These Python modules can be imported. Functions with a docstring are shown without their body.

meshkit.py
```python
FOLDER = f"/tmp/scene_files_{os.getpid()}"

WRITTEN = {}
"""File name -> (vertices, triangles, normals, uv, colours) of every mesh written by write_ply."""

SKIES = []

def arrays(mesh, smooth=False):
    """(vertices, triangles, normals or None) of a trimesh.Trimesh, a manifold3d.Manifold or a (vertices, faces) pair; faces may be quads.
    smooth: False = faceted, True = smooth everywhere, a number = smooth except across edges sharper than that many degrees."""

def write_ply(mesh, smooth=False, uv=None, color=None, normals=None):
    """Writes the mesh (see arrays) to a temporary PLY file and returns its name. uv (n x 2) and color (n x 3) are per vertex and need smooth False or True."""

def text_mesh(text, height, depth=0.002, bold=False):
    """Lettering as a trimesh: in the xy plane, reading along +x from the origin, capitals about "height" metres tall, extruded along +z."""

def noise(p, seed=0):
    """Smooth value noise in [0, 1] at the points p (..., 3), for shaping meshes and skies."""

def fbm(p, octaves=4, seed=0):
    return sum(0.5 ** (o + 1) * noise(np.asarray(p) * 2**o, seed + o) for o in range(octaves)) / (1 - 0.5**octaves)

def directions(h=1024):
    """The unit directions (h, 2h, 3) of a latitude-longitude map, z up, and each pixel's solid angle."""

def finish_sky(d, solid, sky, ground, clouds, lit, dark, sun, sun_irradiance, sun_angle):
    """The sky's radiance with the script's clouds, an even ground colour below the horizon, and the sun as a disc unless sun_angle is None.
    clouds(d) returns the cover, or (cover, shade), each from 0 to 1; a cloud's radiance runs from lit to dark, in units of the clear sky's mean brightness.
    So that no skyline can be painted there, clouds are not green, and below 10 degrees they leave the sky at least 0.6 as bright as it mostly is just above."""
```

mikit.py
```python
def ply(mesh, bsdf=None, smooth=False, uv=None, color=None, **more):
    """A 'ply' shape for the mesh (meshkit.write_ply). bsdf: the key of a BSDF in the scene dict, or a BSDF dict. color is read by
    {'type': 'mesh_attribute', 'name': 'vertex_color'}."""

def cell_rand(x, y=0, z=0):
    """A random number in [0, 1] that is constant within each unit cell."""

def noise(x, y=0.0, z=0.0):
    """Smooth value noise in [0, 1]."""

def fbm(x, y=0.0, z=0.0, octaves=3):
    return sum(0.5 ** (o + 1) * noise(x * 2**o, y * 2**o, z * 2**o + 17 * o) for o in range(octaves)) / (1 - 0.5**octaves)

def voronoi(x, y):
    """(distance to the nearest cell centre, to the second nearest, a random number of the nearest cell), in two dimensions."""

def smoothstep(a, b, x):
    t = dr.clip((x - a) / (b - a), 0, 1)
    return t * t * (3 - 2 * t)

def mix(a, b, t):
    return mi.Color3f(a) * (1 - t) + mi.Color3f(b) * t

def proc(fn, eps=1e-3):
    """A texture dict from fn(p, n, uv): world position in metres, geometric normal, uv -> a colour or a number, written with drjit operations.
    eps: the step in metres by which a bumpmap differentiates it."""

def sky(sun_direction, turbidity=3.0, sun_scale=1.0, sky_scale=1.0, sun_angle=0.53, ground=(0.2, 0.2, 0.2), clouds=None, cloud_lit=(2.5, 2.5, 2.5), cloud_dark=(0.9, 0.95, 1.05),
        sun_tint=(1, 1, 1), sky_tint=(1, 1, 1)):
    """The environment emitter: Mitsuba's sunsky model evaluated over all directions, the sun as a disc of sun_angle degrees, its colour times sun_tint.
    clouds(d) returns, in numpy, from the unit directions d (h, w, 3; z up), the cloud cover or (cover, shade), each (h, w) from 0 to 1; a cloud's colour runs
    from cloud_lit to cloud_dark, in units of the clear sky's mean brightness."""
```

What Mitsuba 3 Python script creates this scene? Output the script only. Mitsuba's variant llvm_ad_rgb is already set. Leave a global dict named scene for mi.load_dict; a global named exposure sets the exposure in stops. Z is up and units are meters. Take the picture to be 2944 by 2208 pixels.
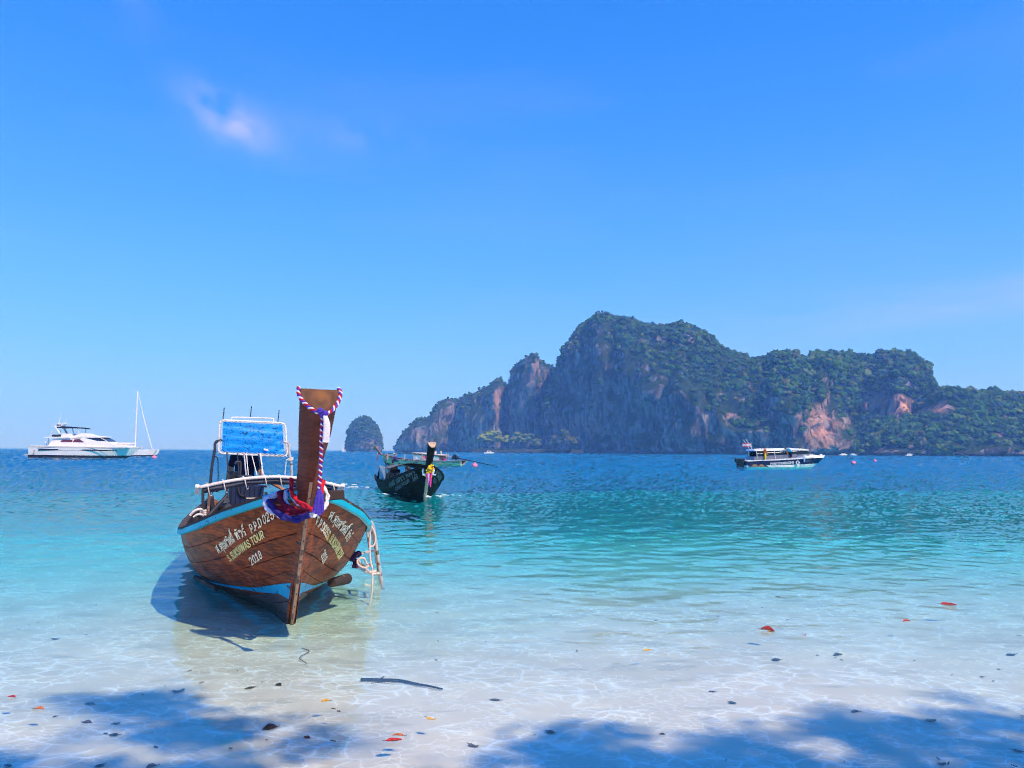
import math, numpy as np, trimesh, mitsuba as mi, drjit as dr, mikit, meshkit
import manifold3d as m3
from shapely.geometry import Polygon, LineString, Point
from shapely.ops import unary_union
from mikit import noise, fbm, voronoi, mix, smoothstep, cell_rand
T = mi.ScalarTransform4f
scene, labels = {}, {}

# ------------------------------------------------------------------ camera, sky, sun, exposure
EYE = np.array([0.0, 0.0, 1.6])
PITCH, ROLL = math.radians(5.0), 0.006
FW = np.array([0, math.cos(PITCH), math.sin(PITCH)])
R0 = np.array([1.0, 0, 0]); R = R0 * math.cos(ROLL) + np.cross(R0, FW) * math.sin(ROLL); UP = np.cross(R, FW)
scene['camera'] = {'type': 'perspective', 'fov': 67.1, 'fov_axis': 'x', 'near_clip': 0.05, 'far_clip': 30000.0,
                   'to_world': T().look_at(origin=EYE.tolist(), target=(EYE + 10 * FW).tolist(), up=UP.tolist()),
                   'medium': {'type': 'ref', 'id': 'haze_air'}}
AZ, EL = math.radians(137), math.radians(48)
SUN = np.array([math.sin(AZ) * math.cos(EL), math.cos(AZ) * math.cos(EL), math.sin(EL)])


def clouds(d):
    el = np.degrees(np.arcsin(np.clip(d[..., 2], -1, 1))); az = np.degrees(np.arctan2(d[..., 0], d[..., 1]))
    p = np.stack([az * 0.42, el * 0.60, az * 0], -1)
    f = meshkit.fbm(p, 5, 3)
    hazy = 0.80 * np.exp(-np.maximum(el, 0) / 11.0)
    w = np.exp(-((az + 21.0) / 2.6) ** 2 - ((el - 22.5 + 0.34 * (az + 21.0)) / 1.3) ** 2) * 1.25
    w += 0.22 * np.exp(-((az + 13.0) / 5) ** 2 - ((el - 22.4) / 1.2) ** 2) + 0.15 * np.exp(-((az + 27.0) / 1.2) ** 2 - ((el - 28) / 1.4) ** 2)
    wisp = np.clip((f - 0.30) * 2.6, 0, 1) * w * 0.42
    veil = 0.03 * np.clip((meshkit.fbm(p * [0.13, 0.4, 1], 4, 9) - 0.5) * 4, 0, 1)
    band = 0.30 * np.exp(-((el - 9.2 - 0.05 * (az - 24)) / 1.3) ** 2) * np.clip((az - 8) / 16, 0, 1) * np.clip(meshkit.fbm(p * [0.25, 0.9, 1], 4, 5) * 2 - .4, 0, 1)
    rest = np.clip(wisp + veil + band, 0, 1)
    cover = 1 - (1 - hazy) * (1 - rest)
    return cover, hazy * (1 - rest) / np.maximum(cover, 1e-6)


scene['sky'] = mikit.sky(SUN, turbidity=2.6, clouds=clouds, cloud_lit=(1.75, 1.6, 2.15), cloud_dark=(0.98, 1.16, 1.95),
                         sky_tint=(0.05, 1.18, 2.36), sun_tint=(1.08, 1.0, 0.92), ground=(0.05, 0.15, 0.22))
exposure = 1.74

# ------------------------------------------------------------------ air and water
scene['haze_air'] = {'type': 'homogeneous', 'albedo': {'type': 'rgb', 'value': [0.95, 0.95, 0.95]},
                     'sigma_t': {'type': 'rgb', 'value': [0.00007, 0.00015, 0.00034]}}
scene['water_body'] = {'type': 'homogeneous', 'albedo': {'type': 'rgb', 'value': [0.003, 0.40, 0.76]},
                       'sigma_t': {'type': 'rgb', 'value': [0.47, 0.0145, 0.0155]}}
scene['clear_face'] = {'type': 'null'}


# ------------------------------------------------------------------ materials
def rgb(*c): return {'type': 'rgb', 'value': list(map(float, c))}


def mat(name, color, rough=0.5, spec=0.5, metal=0.0, two=True, **kw):
    b = {'type': 'principled', 'base_color': color if isinstance(color, dict) else rgb(*color), 'roughness': rough, 'specular': spec, 'metallic': metal, **kw}
    scene[name] = {'type': 'twosided', 'bsdf': b} if two else b
    return name


def bumped(name, color, height, eps=0.002, rough=0.6, spec=0.4, **kw):
    b = {'type': 'principled', 'base_color': color if isinstance(color, dict) else rgb(*color), 'roughness': rough, 'specular': spec, **kw}
    scene[name] = {'type': 'twosided', 'bsdf': {'type': 'bumpmap', 'tex': mikit.proc(height, eps), 'scale': 1.0, 'bsdf': b}}
    return name


# hero boat frame in the world: s aft of the stem foot, t towards port, z up
HD, HEEL = math.radians(21.4), 0.0173


class Frame:
    def __init__(s_, x, y, hd, heel=0.0, scale=1.0, z=0.0):
        A = np.array([math.sin(hd), -math.cos(hd), 0]); P = np.array([math.cos(hd), math.sin(hd), 0]); Z = np.array([0, 0, 1.0])
        P2 = P * math.cos(heel) - Z * math.sin(heel); Z2 = Z * math.cos(heel) + P * math.sin(heel)
        s_.M = np.stack([-A, P2, Z2], 1) * scale; s_.O = np.array([x, y, z])

    def __call__(s_, p): return np.asarray(p, float) @ s_.M.T + s_.O

    def loc(s_, p):       # drjit: world point -> local s, t, z
        I = np.linalg.inv(s_.M); q = [p.x - s_.O[0], p.y - s_.O[1], p.z - s_.O[2]]
        return [sum(float(I[i, j]) * q[j] for j in range(3)) for i in range(3)]


HERO = Frame(-2.07, 7.49, HD, HEEL)


def plank_wood(base, dark, frame, wear=0.6):
    def fn(p, n, uv):
        s, t, z = frame.loc(p)
        g = fbm(s * 2.2, t * 9, z * 16, 4); big = fbm(s * 1.1, t * 2 + 5, z * 2.4, 3); streak = noise(s * 1.2, t * 30, z * 60)
        c = mix(mi.Color3f(*dark), mi.Color3f(*base), smoothstep(0.25, 0.75, g * 0.6 + streak * 0.4))
        c = c * (0.6 + 0.8 * big)
        grey = smoothstep(0.0, 1.0, (smoothstep(0.8, 2.4, s) * 0.75 + smoothstep(0.4, 0.05, z) * 0.25) * smoothstep(0.30, 0.62, fbm(s * 5, t * 5 + 9, z * 7, 4)))
        c = mix(c, mi.Color3f(0.15, 0.145, 0.125) * (0.6 + 0.8 * g), grey * wear)
        drip = smoothstep(.58, .72, fbm(s * 16, t * 3, z * 1.6 + 5, 3)) * smoothstep(.9, .2, z) * (.35 + .65 * smoothstep(.3, 1.6, s))
        c = mix(c, mi.Color3f(0.20, 0.19, 0.17), drip * .45 * min(1, wear * 3))
        c = mix(c, mi.Color3f(0.02, 0.028, 0.018), smoothstep(.13, .02, z + .05 * noise(s * 9, t * 9, 1.0)) * .75)
        spot = smoothstep(0.74, 0.80, noise(s * 22, t * 22, z * 26)) * smoothstep(0.45, 0.7, fbm(s * 3, t * 3, z * 3 + 3, 2))
        c = mix(c, mi.Color3f(0.025, 0.02, 0.018), spot * 0.8)
        return c
    return mikit.proc(fn)


def grain(frame, amp=0.0012):
    def fn(p, n, uv):
        s, t, z = frame.loc(p)
        return amp * (fbm(s * 6, t * 30, z * 70, 2) + 1.5 * noise(s * 20, t * 20, z * 24))
    return fn


def worn(c0, c1, f=14.0, chips=0.72, thin=(1, 1, 1)):
    def fn(p, n, uv):
        a = fbm(p.x * f * thin[0], p.y * f * thin[1], p.z * f * thin[2], 4)
        c = mi.Color3f(*c0) * (0.75 + 0.5 * fbm(p.x * 3, p.y * 3, p.z * 3 + 4, 3))
        return mix(c, mi.Color3f(*c1), smoothstep(chips - 0.06, chips + 0.02, a))
    return mikit.proc(fn)


hull_col = plank_wood((0.35, 0.070, 0.013), (0.095, 0.020, 0.006), HERO, 0.42)
bumped('hull_wood', hull_col, grain(HERO), 0.004, rough=0.5, spec=0.15)
mat('hull_dark', (0.018, 0.012, 0.009), 0.8)
bumped('bottom_paint', worn((0.070, 0.050, 0.045), (0.10, 0.09, 0.08), 9, 0.66), grain(HERO), 0.004, rough=0.6)
mat('post_wood', plank_wood((0.165, 0.040, 0.022), (0.085, 0.021, 0.013), HERO, 0.0), 0.6, 0.25)
mat('turquoise', worn((0.0, 0.40, 0.52), (0.03, 0.04, 0.05), 18, 0.73), 0.4)
mat('stripe_blue', worn((0.0, 0.30, 0.50), (0.03, 0.03, 0.05), 16, 0.72), 0.45)
mat('cap_wood', worn((0.050, 0.036, 0.032), (0.13, 0.10, 0.08), 12, 0.68), 0.75, 0.2)
mat('lath_wood', worn((0.40, 0.25, 0.14), (0.12, 0.08, 0.06), 20, 0.64), 0.7)


def endgrain_fn(p, n, uv):
    s, t, z = HERO.loc(p)
    r = dr.sqrt(dr.square(t - 0.0) * 2 + dr.square((z - 2.03)) + dr.square(s + 1.3)) * 60 + 4 * fbm(t * 20, z * 20, s * 9, 3)
    ring = 0.5 + 0.5 * dr.sin(r)
    c = mix(mi.Color3f(0.04, 0.017, 0.010), mi.Color3f(0.16, 0.066, 0.028), 0.35 * ring + 0.65 * fbm(t * 14, z * 14, s * 14, 4))
    core = dr.exp(-(dr.square((t - 0.01) / 0.055) + dr.square((z - 2.05) / 0.05)))
    return mix(c, mi.Color3f(0.30, 0.12, 0.03), core * 0.6)


mat('end_grain', mikit.proc(endgrain_fn), 0.8)
mat('steel', worn((0.55, 0.52, 0.51), (0.22, 0.12, 0.07), 15, 0.66), 0.45, 0.5, 0.25)
mat('dark_steel', worn((0.030, 0.030, 0.038), (0.16, 0.07, 0.04), 12, 0.80), 0.5)
mat('rusty_pole', worn((0.17, 0.085, 0.065), (0.33, 0.24, 0.2), 18, 0.6), 0.7)
mat('white_pipe', worn((0.74, 0.70, 0.68), (0.42, 0.32, 0.26), 22, 0.70), 0.5)
mat('cord', (0.72, 0.66, 0.60), 0.9, 0.1)
mat('cord_pink', (0.74, 0.56, 0.50), 0.9, 0.1)
mat('dark_cord', (0.03, 0.03, 0.04), 0.9, 0.1)
mat('purple_cord', (0.055, 0.03, 0.09), 0.95, 0.1)


def tarp_h(p, n, uv):
    s, t, z = HERO.loc(p)
    d = t * 0.55 - z
    return 0.010 * fbm(t * 5, z * 16, 3.0, 3) + 0.016 * dr.exp(-dr.square((t - 0.50) / 0.3)) * noise(d * 16, 0.5, 0.0) + 0.002 * noise(t * 70, z * 70, 0.0)


def tarp_col(p, n, uv):
    s, t, z = HERO.loc(p); a = noise(t * 26 + 3 * noise(t * 9, z * 9, 1.0), z * 40, 2.0); b = noise(t * 60, z * 75, 7.0)
    edge = smoothstep(.62, .54, dr.abs(t + .05)) * smoothstep(.30, .26, dr.abs(z - 1.82))
    mark = dr.exp(-dr.square((a - .5) / .075)) * smoothstep(.25, .5, b + .3 * noise(t * 5, z * 8, 3.0))
    return mix(mi.Color3f(0.0, 0.30, 0.95) * (.8 + .4 * fbm(t * 6, z * 14, 0.0, 3)), mi.Color3f(0.004, 0.012, 0.05), mark * edge * .9)


bumped('blue_tarp', mikit.proc(tarp_col), tarp_h, 0.006, rough=0.5, spec=0.4)
mat('canvas_grey', mikit.proc(lambda p, n, uv: mi.Color3f(0.10, 0.105, 0.135) * (0.6 + 0.7 * fbm(p.x * 8, p.y * 8, p.z * 20, 3))), 0.9, 0.2)
mat('engine_black', (0.014, 0.015, 0.022), 0.38)
mat('engine_blue', (0.012, 0.022, 0.07), 0.4)
mat('engine_metal', (0.16, 0.16, 0.17), 0.3, 0.5, 0.6)
mat('rubber', (0.02, 0.018, 0.022), 0.75)
for nm, c in dict(red=(0.50, 0.014, 0.03), dark_red=(0.19, 0.008, 0.03), navy=(0.025, 0.022, 0.17), violet=(0.07, 0.045, 0.36), white=(0.70, 0.67, 0.70), pale=(0.52, 0.56, 0.74)).items():
    scene['cloth_' + nm] = {'type': 'twosided', 'bsdf': {'type': 'bumpmap', 'tex': mikit.proc(lambda p, n, uv: 0.006 * noise(p.x * 40, p.y * 40, p.z * 90)), 'scale': 1.0,
                            'bsdf': {'type': 'principled', 'base_color': rgb(*c), 'roughness': 0.85, 'specular': 0.2, 'sheen': 0.3}}}
mat('letter_paint', worn((0.88, 0.80, 0.55), (0.30, 0.16, 0.06), 30, 0.72), 0.6)
mat('letter_yellow', worn((0.88, 0.80, 0.30), (0.30, 0.16, 0.06), 30, 0.72), 0.6)
mat('skin', (0.42, 0.17, 0.075), 0.5, 0.4)
mat('skin_pale', (0.55, 0.27, 0.18), 0.5, 0.4)
mat('hair', (0.015, 0.011, 0.01), 0.5)
mat('eye_dark', (0.02, 0.015, 0.012), 0.2)
mat('cloth_dark', (0.012, 0.015, 0.035), 0.9, 0.2)
mat('cloth_blue', (0.03, 0.045, 0.22), 0.9, 0.2)
mat('cloth_cyan', (0.03, 0.32, 0.62), 0.9, 0.2)
mat('cloth_orange', (0.75, 0.13, 0.015), 0.9, 0.2)
mat('cloth_salmon', (0.70, 0.22, 0.16), 0.9, 0.2)
mat('cloth_straw', (0.62, 0.50, 0.34), 0.9, 0.2)
mat('gel_white', mikit.proc(lambda p, n, uv: mi.Color3f(0.80, 0.755, 0.75) * (0.90 + 0.16 * fbm(p.x * 0.7, p.y * 0.7, p.z * 1.5, 3))), 0.25, 0.5, clearcoat=0.4)
mat('gel_cream', (0.66, 0.60, 0.54), 0.4)
mat('navy_hull', mikit.proc(lambda p, n, uv: mi.Color3f(0.013, 0.02, 0.065) * (0.8 + 0.5 * fbm(p.x, p.y, p.z * 2, 3))), 0.5, 0.15)
mat('boot_black', (0.015, 0.012, 0.02), 0.5)
mat('tint_glass', (0.012, 0.014, 0.02), 0.08, 0.6)
mat('red_glass', (0.13, 0.018, 0.025), 0.12, 0.6)
mat('grey_line', (0.38, 0.33, 0.34), 0.5)
mat('tan_print', (0.34, 0.17, 0.08), 0.5)
mat('pale_print', (0.60, 0.62, 0.68), 0.5)
mat('faint_print', (0.16, 0.20, 0.27), 0.6)
mat('buoy_pink', (0.85, 0.20, 0.32), 0.5)
mat('fender_blue', (0.22, 0.50, 0.85), 0.5)
mat('garland_orange', (0.95, 0.36, 0.0), 0.9)
mat('garland_yellow', (0.95, 0.62, 0.02), 0.9)
mat('garland_pink', (0.85, 0.05, 0.30), 0.9)
mat('magenta', (0.65, 0.04, 0.30), 0.8)


# ------------------------------------------------------------------ helpers
def key_of(name):
    if name not in used:
        used[name] = 0; return name
    used[name] += 1
    return f'{name}_{used[name]:03d}'


used = {}


class Thing:
    """A top-level thing: parts are added as meshes in its own frame."""

    def __init__(s_, name, label, cat, group=None, frame=None, kind=None):
        s_.key = key_of(name); s_.f = frame or (lambda p: p)
        labels[s_.key] = {'label': label, 'category': cat}
        if group: labels[s_.key]['group'] = group
        if kind: labels[s_.key]['kind'] = kind

    def part(s_, name, mesh, bsdf, smooth=35, label=None, parent=None, kind=None, **kw):
        if isinstance(mesh, list): return [s_.part(name, m, bsdf, smooth, label, parent, kind, **kw) for m in mesh][0]
        k = key_of((parent or s_.key) + '__' + name)
        v = np.array(mesh.vertices); m = trimesh.Trimesh(s_.f(v), np.array(mesh.faces), process=False)
        scene[k] = mikit.ply(m, bsdf, smooth=smooth, **kw)
        if label or kind: labels[k] = {a: b for a, b in (('label', label), ('kind', kind)) if b}
        return k

    def only(s_, mesh, bsdf, smooth=35, **kw):
        scene[s_.key] = mikit.ply(trimesh.Trimesh(s_.f(np.array(mesh.vertices)), np.array(mesh.faces), process=False), bsdf, smooth=smooth, **kw)
        return s_.key


def cat(*ms):
    ms = [m for x in ms for m in (x if isinstance(x, (list, tuple)) else [x])]
    return trimesh.util.concatenate(ms)


def grid_faces(n, m, close=False):
    i = np.arange(n * m).reshape(n, m)
    if close: i = np.concatenate([i, i[:, :1]], 1)
    a, b, c, d = i[:-1, :-1].ravel(), i[1:, :-1].ravel(), i[1:, 1:].ravel(), i[:-1, 1:].ravel()
    return np.concatenate([np.stack([a, b, c], 1), np.stack([a, c, d], 1)])


def grid_mesh(P, close=False):
    n, m = P.shape[:2]
    return trimesh.Trimesh(P.reshape(-1, 3), grid_faces(n, m, close), process=False)


def smooth_path(pts, n=6):
    p = np.asarray(pts, float)
    if len(p) < 3: return p
    q = np.vstack([2 * p[0] - p[1], p, 2 * p[-1] - p[-2]]); out = []
    for i in range(1, len(q) - 2):
        for u in np.arange(n) / n:
            a, b, c, d = q[i - 1:i + 3]
            out.append(0.5 * ((2 * b) + (c - a) * u + (2 * a - 5 * b + 4 * c - d) * u * u + (3 * b - a - 3 * c + d) * u ** 3))
    return np.array(out + [p[-1]])


def tube(pts, r, sides=8, smooth=0, flat=1.0, closed=False):
    p = smooth_path(pts, smooth) if smooth else np.asarray(pts, float)
    if closed: p = np.vstack([p, p[:1]])
    r = np.broadcast_to(np.interp(np.linspace(0, 1, len(p)), np.linspace(0, 1, len(np.atleast_1d(r))), np.atleast_1d(r)), (len(p),))
    t = np.gradient(p, axis=0); t /= np.linalg.norm(t, axis=1, keepdims=True) + 1e-12
    ref = np.array([0, 0, 1.0]) if np.abs(t[:, 2]).mean() < 0.8 else np.array([1.0, 0, 0])
    a = np.cross(t, ref); bad = np.linalg.norm(a, axis=1) < 0.15; a[bad] = np.cross(t[bad], [0.3, 0.9, 0.1])
    a /= np.linalg.norm(a, axis=1, keepdims=True); b = np.cross(t, a)
    for i in range(1, len(a)):
        if a[i] @ a[i - 1] < 0: a[i], b[i] = -a[i], -b[i]
    an = np.arange(sides) * 2 * np.pi / sides
    V = p[:, None] + r[:, None, None] * (np.cos(an)[None, :, None] * a[:, None] + flat * np.sin(an)[None, :, None] * b[:, None])
    m = grid_mesh(V, True); n = len(p)
    v = np.vstack([m.vertices, p[0], p[-1]]); k = np.arange(sides); l = (k + 1) % sides
    f = np.vstack([m.faces, np.stack([k * 0 + n * sides, l, k], 1), np.stack([k * 0 + n * sides + 1, k + (n - 1) * sides, l + (n - 1) * sides], 1)])
    m = trimesh.Trimesh(v, f, process=False)
    if m.volume < 0: m.invert()
    return m


def box(a, b, c=0.006):
    """A box between two corners with chamfered edges."""
    a, b = np.minimum(a, b), np.maximum(a, b); c = min(c, 0.3 * (b - a).min())
    v = [p for x in (0, 1) for y in (0, 1) for z in (0, 1) for p in (
        [(a, b)[x][0] + (c, -c)[x], (a, b)[y][1] + (c, -c)[y], (a, b)[z][2]], [(a, b)[x][0] + (c, -c)[x], (a, b)[y][1], (a, b)[z][2] + (c, -c)[z]], [(a, b)[x][0], (a, b)[y][1] + (c, -c)[y], (a, b)[z][2] + (c, -c)[z]])]
    return trimesh.convex.convex_hull(np.array(v))


def beam(p, q, w, h, up=(0, 0, 1)):
    """A chamfered bar of width w and height h from p to q."""
    p, q = np.asarray(p, float), np.asarray(q, float); d = q - p; L = np.linalg.norm(d); d /= L
    x = np.cross(d, up if abs(d[2]) < .98 else (1, 0, 0)); x /= np.linalg.norm(x); y = np.cross(x, d)
    m = box([-w / 2, 0, -h / 2], [w / 2, L, h / 2], 0.15 * min(w, h))
    m.vertices = p + m.vertices @ np.stack([x, d, y]); return m


def ball(c, r, sub=2, scale=(1, 1, 1)):
    m = trimesh.creation.icosphere(subdivisions=sub, radius=1.0); m.vertices = m.vertices * np.asarray(scale) * r + np.asarray(c, float); return m


def extrude_side(poly, w, cut=0.0, y0=0.0):
    """A side profile in x, z made w wide along y, its top narrower by cut per side (tumblehome)."""
    m = trimesh.creation.extrude_polygon(Polygon(poly), w, engine='earcut')
    v = np.array(m.vertices)[:, [0, 2, 1]] - [0, w / 2, 0]; z = v[:, 2]
    if cut: v[:, 1] *= 1 - cut / (w / 2) * (z - z.min()) / (np.ptp(z) + 1e-9)
    v[:, 1] += y0
    m = trimesh.Trimesh(v, m.faces, process=False)
    if m.volume < 0: m.invert()
    return m


def side_plate(poly, y, th, cut=None):
    """A thin plate of the side profile at +-y (both sides)."""
    out = []
    for sg in (1, -1):
        m = trimesh.creation.extrude_polygon(Polygon(poly), th, engine='earcut')
        v = np.array(m.vertices)[:, [0, 2, 1]]; v[:, 1] = sg * (np.array([y(z) for z in v[:, 2]]) if callable(y) else y) + sg * (v[:, 1] - th / 2)
        m = trimesh.Trimesh(v, m.faces, process=False)
        if m.volume < 0: m.invert()
        out.append(m)
    return out


# ------------------------------------------------------------------ people
def sph(c, r, n=14): return m3.Manifold.sphere(r, n).translate(tuple(map(float, c)))


def bone_union(J, bones, grow=0.0, edge=0.03):
    parts = []
    for a, b, ra, rb in bones:
        pa = J[a] if isinstance(a, str) else a; pb = J[b] if isinstance(b, str) else b
        parts.append(m3.Manifold.batch_hull([sph(pa, ra + grow), sph(pb, rb + grow)]))
    m = m3.Manifold.batch_boolean(parts, m3.OpType.Add)
    mm = m.refine_to_length(edge).to_mesh()
    t = trimesh.Trimesh(np.array(mm.vert_properties)[:, :3], np.array(mm.tri_verts), process=True)
    trimesh.smoothing.filter_taubin(t, iterations=6)
    return t


def unit(v): v = np.asarray(v, float); return v / np.linalg.norm(v)


def hand_bones(wrist, direction, palm_side, thumb_side, curl=0.5, size=1.0):
    d, n, th = unit(direction), unit(palm_side), unit(thumb_side); w = np.asarray(wrist, float); out = []
    base = [w + d * 0.085 * size + th * o * size for o in (0.030, 0.010, -0.010, -0.029)]
    for b in base: out.append((w + d * 0.01, b, 0.017 * size, 0.0125 * size))
    for b, L in zip(base, (0.070, 0.078, 0.072, 0.056)):
        p, ang = b, 0.15 * curl
        for k, (f, r) in enumerate(((0.45, 0.0095), (0.32, 0.0088), (0.23, 0.008))):
            ang += curl * (0.5, 0.8, 0.6)[k]; q = p + (d * math.cos(ang) + n * math.sin(ang)) * L * f * size
            out.append((p, q, r * size * 1.05, r * size)); p = q
    t0 = w + d * 0.025 * size + th * 0.022 * size; t1 = t0 + (d * 0.6 + th * 0.75 + n * 0.2) * 0.040 * size; t2 = t1 + (d * 0.85 + th * 0.2 + n * 0.5) * 0.032 * size
    return out + [(t0, t1, 0.013 * size, 0.011 * size), (t1, t2, 0.0105 * size, 0.009 * size)]


def person(label, J, skin, shirt, legs, face, group=None, hat=None, glasses=False, shirt_name='shirt', edge=0.03, curl=0.5):
    """J: world joints head(centre), neck, chest, pelvis, shoulder/elbow/wrist _l _r, hip/knee/ankle _l _r, toe _l _r."""
    th = Thing('person', label, 'person', group)
    J = {k: np.asarray(v, float) for k, v in J.items()}; fwd = unit(face); up = unit(J['head'] - J['neck']); side = unit(np.cross(fwd, up)); fwd = np.cross(up, side)
    h = J['head']
    body = [('neck', 'chest', .058, .11), ('chest', 'pelvis', .125, .13), ('neck', 'head', .055, .06)]
    torso = [(J['chest'] + side * .06, J['pelvis'] + side * .05, .11, .115), (J['chest'] - side * .06, J['pelvis'] - side * .05, .11, .115)]
    arms, lg = [], []
    for x in 'lr':
        torso.append(('chest', 'shoulder_' + x, .10, .065))
        arms += [('shoulder_' + x, 'elbow_' + x, .055, .042), ('elbow_' + x, 'wrist_' + x, .042, .027)]
        d = J['wrist_' + x] - J['elbow_' + x]; n = unit(np.cross(d, np.cross([0, 0, -1.0], d) + 1e-3)); tside = unit(np.cross(d, n)) * (1 if x == 'l' else -1)
        arms += hand_bones(J['wrist_' + x], d, n, tside, curl)
        if 'knee_' + x in J:
            lg += [('hip_' + x, 'knee_' + x, .085, .057), ('knee_' + x, 'ankle_' + x, .055, .038), ('ankle_' + x, 'toe_' + x, .038, .025), ('pelvis', 'hip_' + x, .12, .09)]
    head = [(h + up * .035 - fwd * .015, h + up * .03 + fwd * .015, .092, .088), (h - fwd * .01, h - up * .075 + fwd * .045, .075, .042), (h + fwd * .075 + up * .01, h + fwd * .102 - up * .022, .012, .016),
            (h + fwd * .085 - up * .055, h + fwd * .088 - up * .058, .016, .016), (h + side * .085 - up * .01, h + side * .088 + up * .02, .014, .016), (h - side * .085 - up * .01, h - side * .088 + up * .02, .014, .016)]
    th.part('body', bone_union(J, body + torso + arms + lg + head, 0, edge), skin, True)
    sh = torso + [b for b in arms[:0]]
    for x in 'lr': sh.append(('shoulder_' + x, J['shoulder_' + x] * .45 + J['elbow_' + x] * .55, .055, .05))
    if shirt: th.part(shirt_name, bone_union(J, sh + [('chest', 'pelvis', .125, .13)], .014, .04), shirt, True)
    if legs and 'knee_l' in J:
        tr = []
        for x in 'lr': tr += [('hip_' + x, 'knee_' + x, .085, .062), ('pelvis', 'hip_' + x, .12, .09), ('knee_' + x, J['knee_' + x] * .3 + J['ankle_' + x] * .7, .060, .05)]
        th.part('trousers', bone_union(J, tr, .012, .05), legs, True)
    hb = bone_union(J, [(h + up * .055 - fwd * .03, h + up * .045 + fwd * .02, .092, .084), (h + up * .03 - fwd * .045, h - up * .03 - fwd * .045, .085, .06)], .008, .03)
    th.part('hair', hb, 'hair', True)
    for sg in (1, -1): th.part('eye', ball(h + fwd * .086 + side * sg * .032 + up * .012, .011, 1), 'eye_dark', True)
    if glasses:
        th.part('sunglasses', cat(*[ball(h + fwd * .094 + side * sg * .034 + up * .012, .03, 2, (1, 1, .75)) for sg in (1, -1)], tube([h + fwd * .105 - side * .03 + up * .015, h + fwd * .105 + side * .03 + up * .015], .005, 6),
                *[tube([h + fwd * .085 + side * sg * .06 + up * .015, h + side * sg * .098 + up * .02], .004, 6) for sg in (1, -1)]), 'eye_dark', True)
    if hat:
        m = trimesh.creation.revolve(np.array([[0, .13], [.06, .125], [.095, .08], [.10, .03], [.19, .0], [.195, .006], [.105, .045], [.10, .09], [.065, .135], [0, .14]]), sections=20)
        Mx = np.stack([side, fwd, up]); m.vertices = h + up * .05 + m.vertices @ Mx
        th.part('hat', m, hat, 35)
    return th


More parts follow.
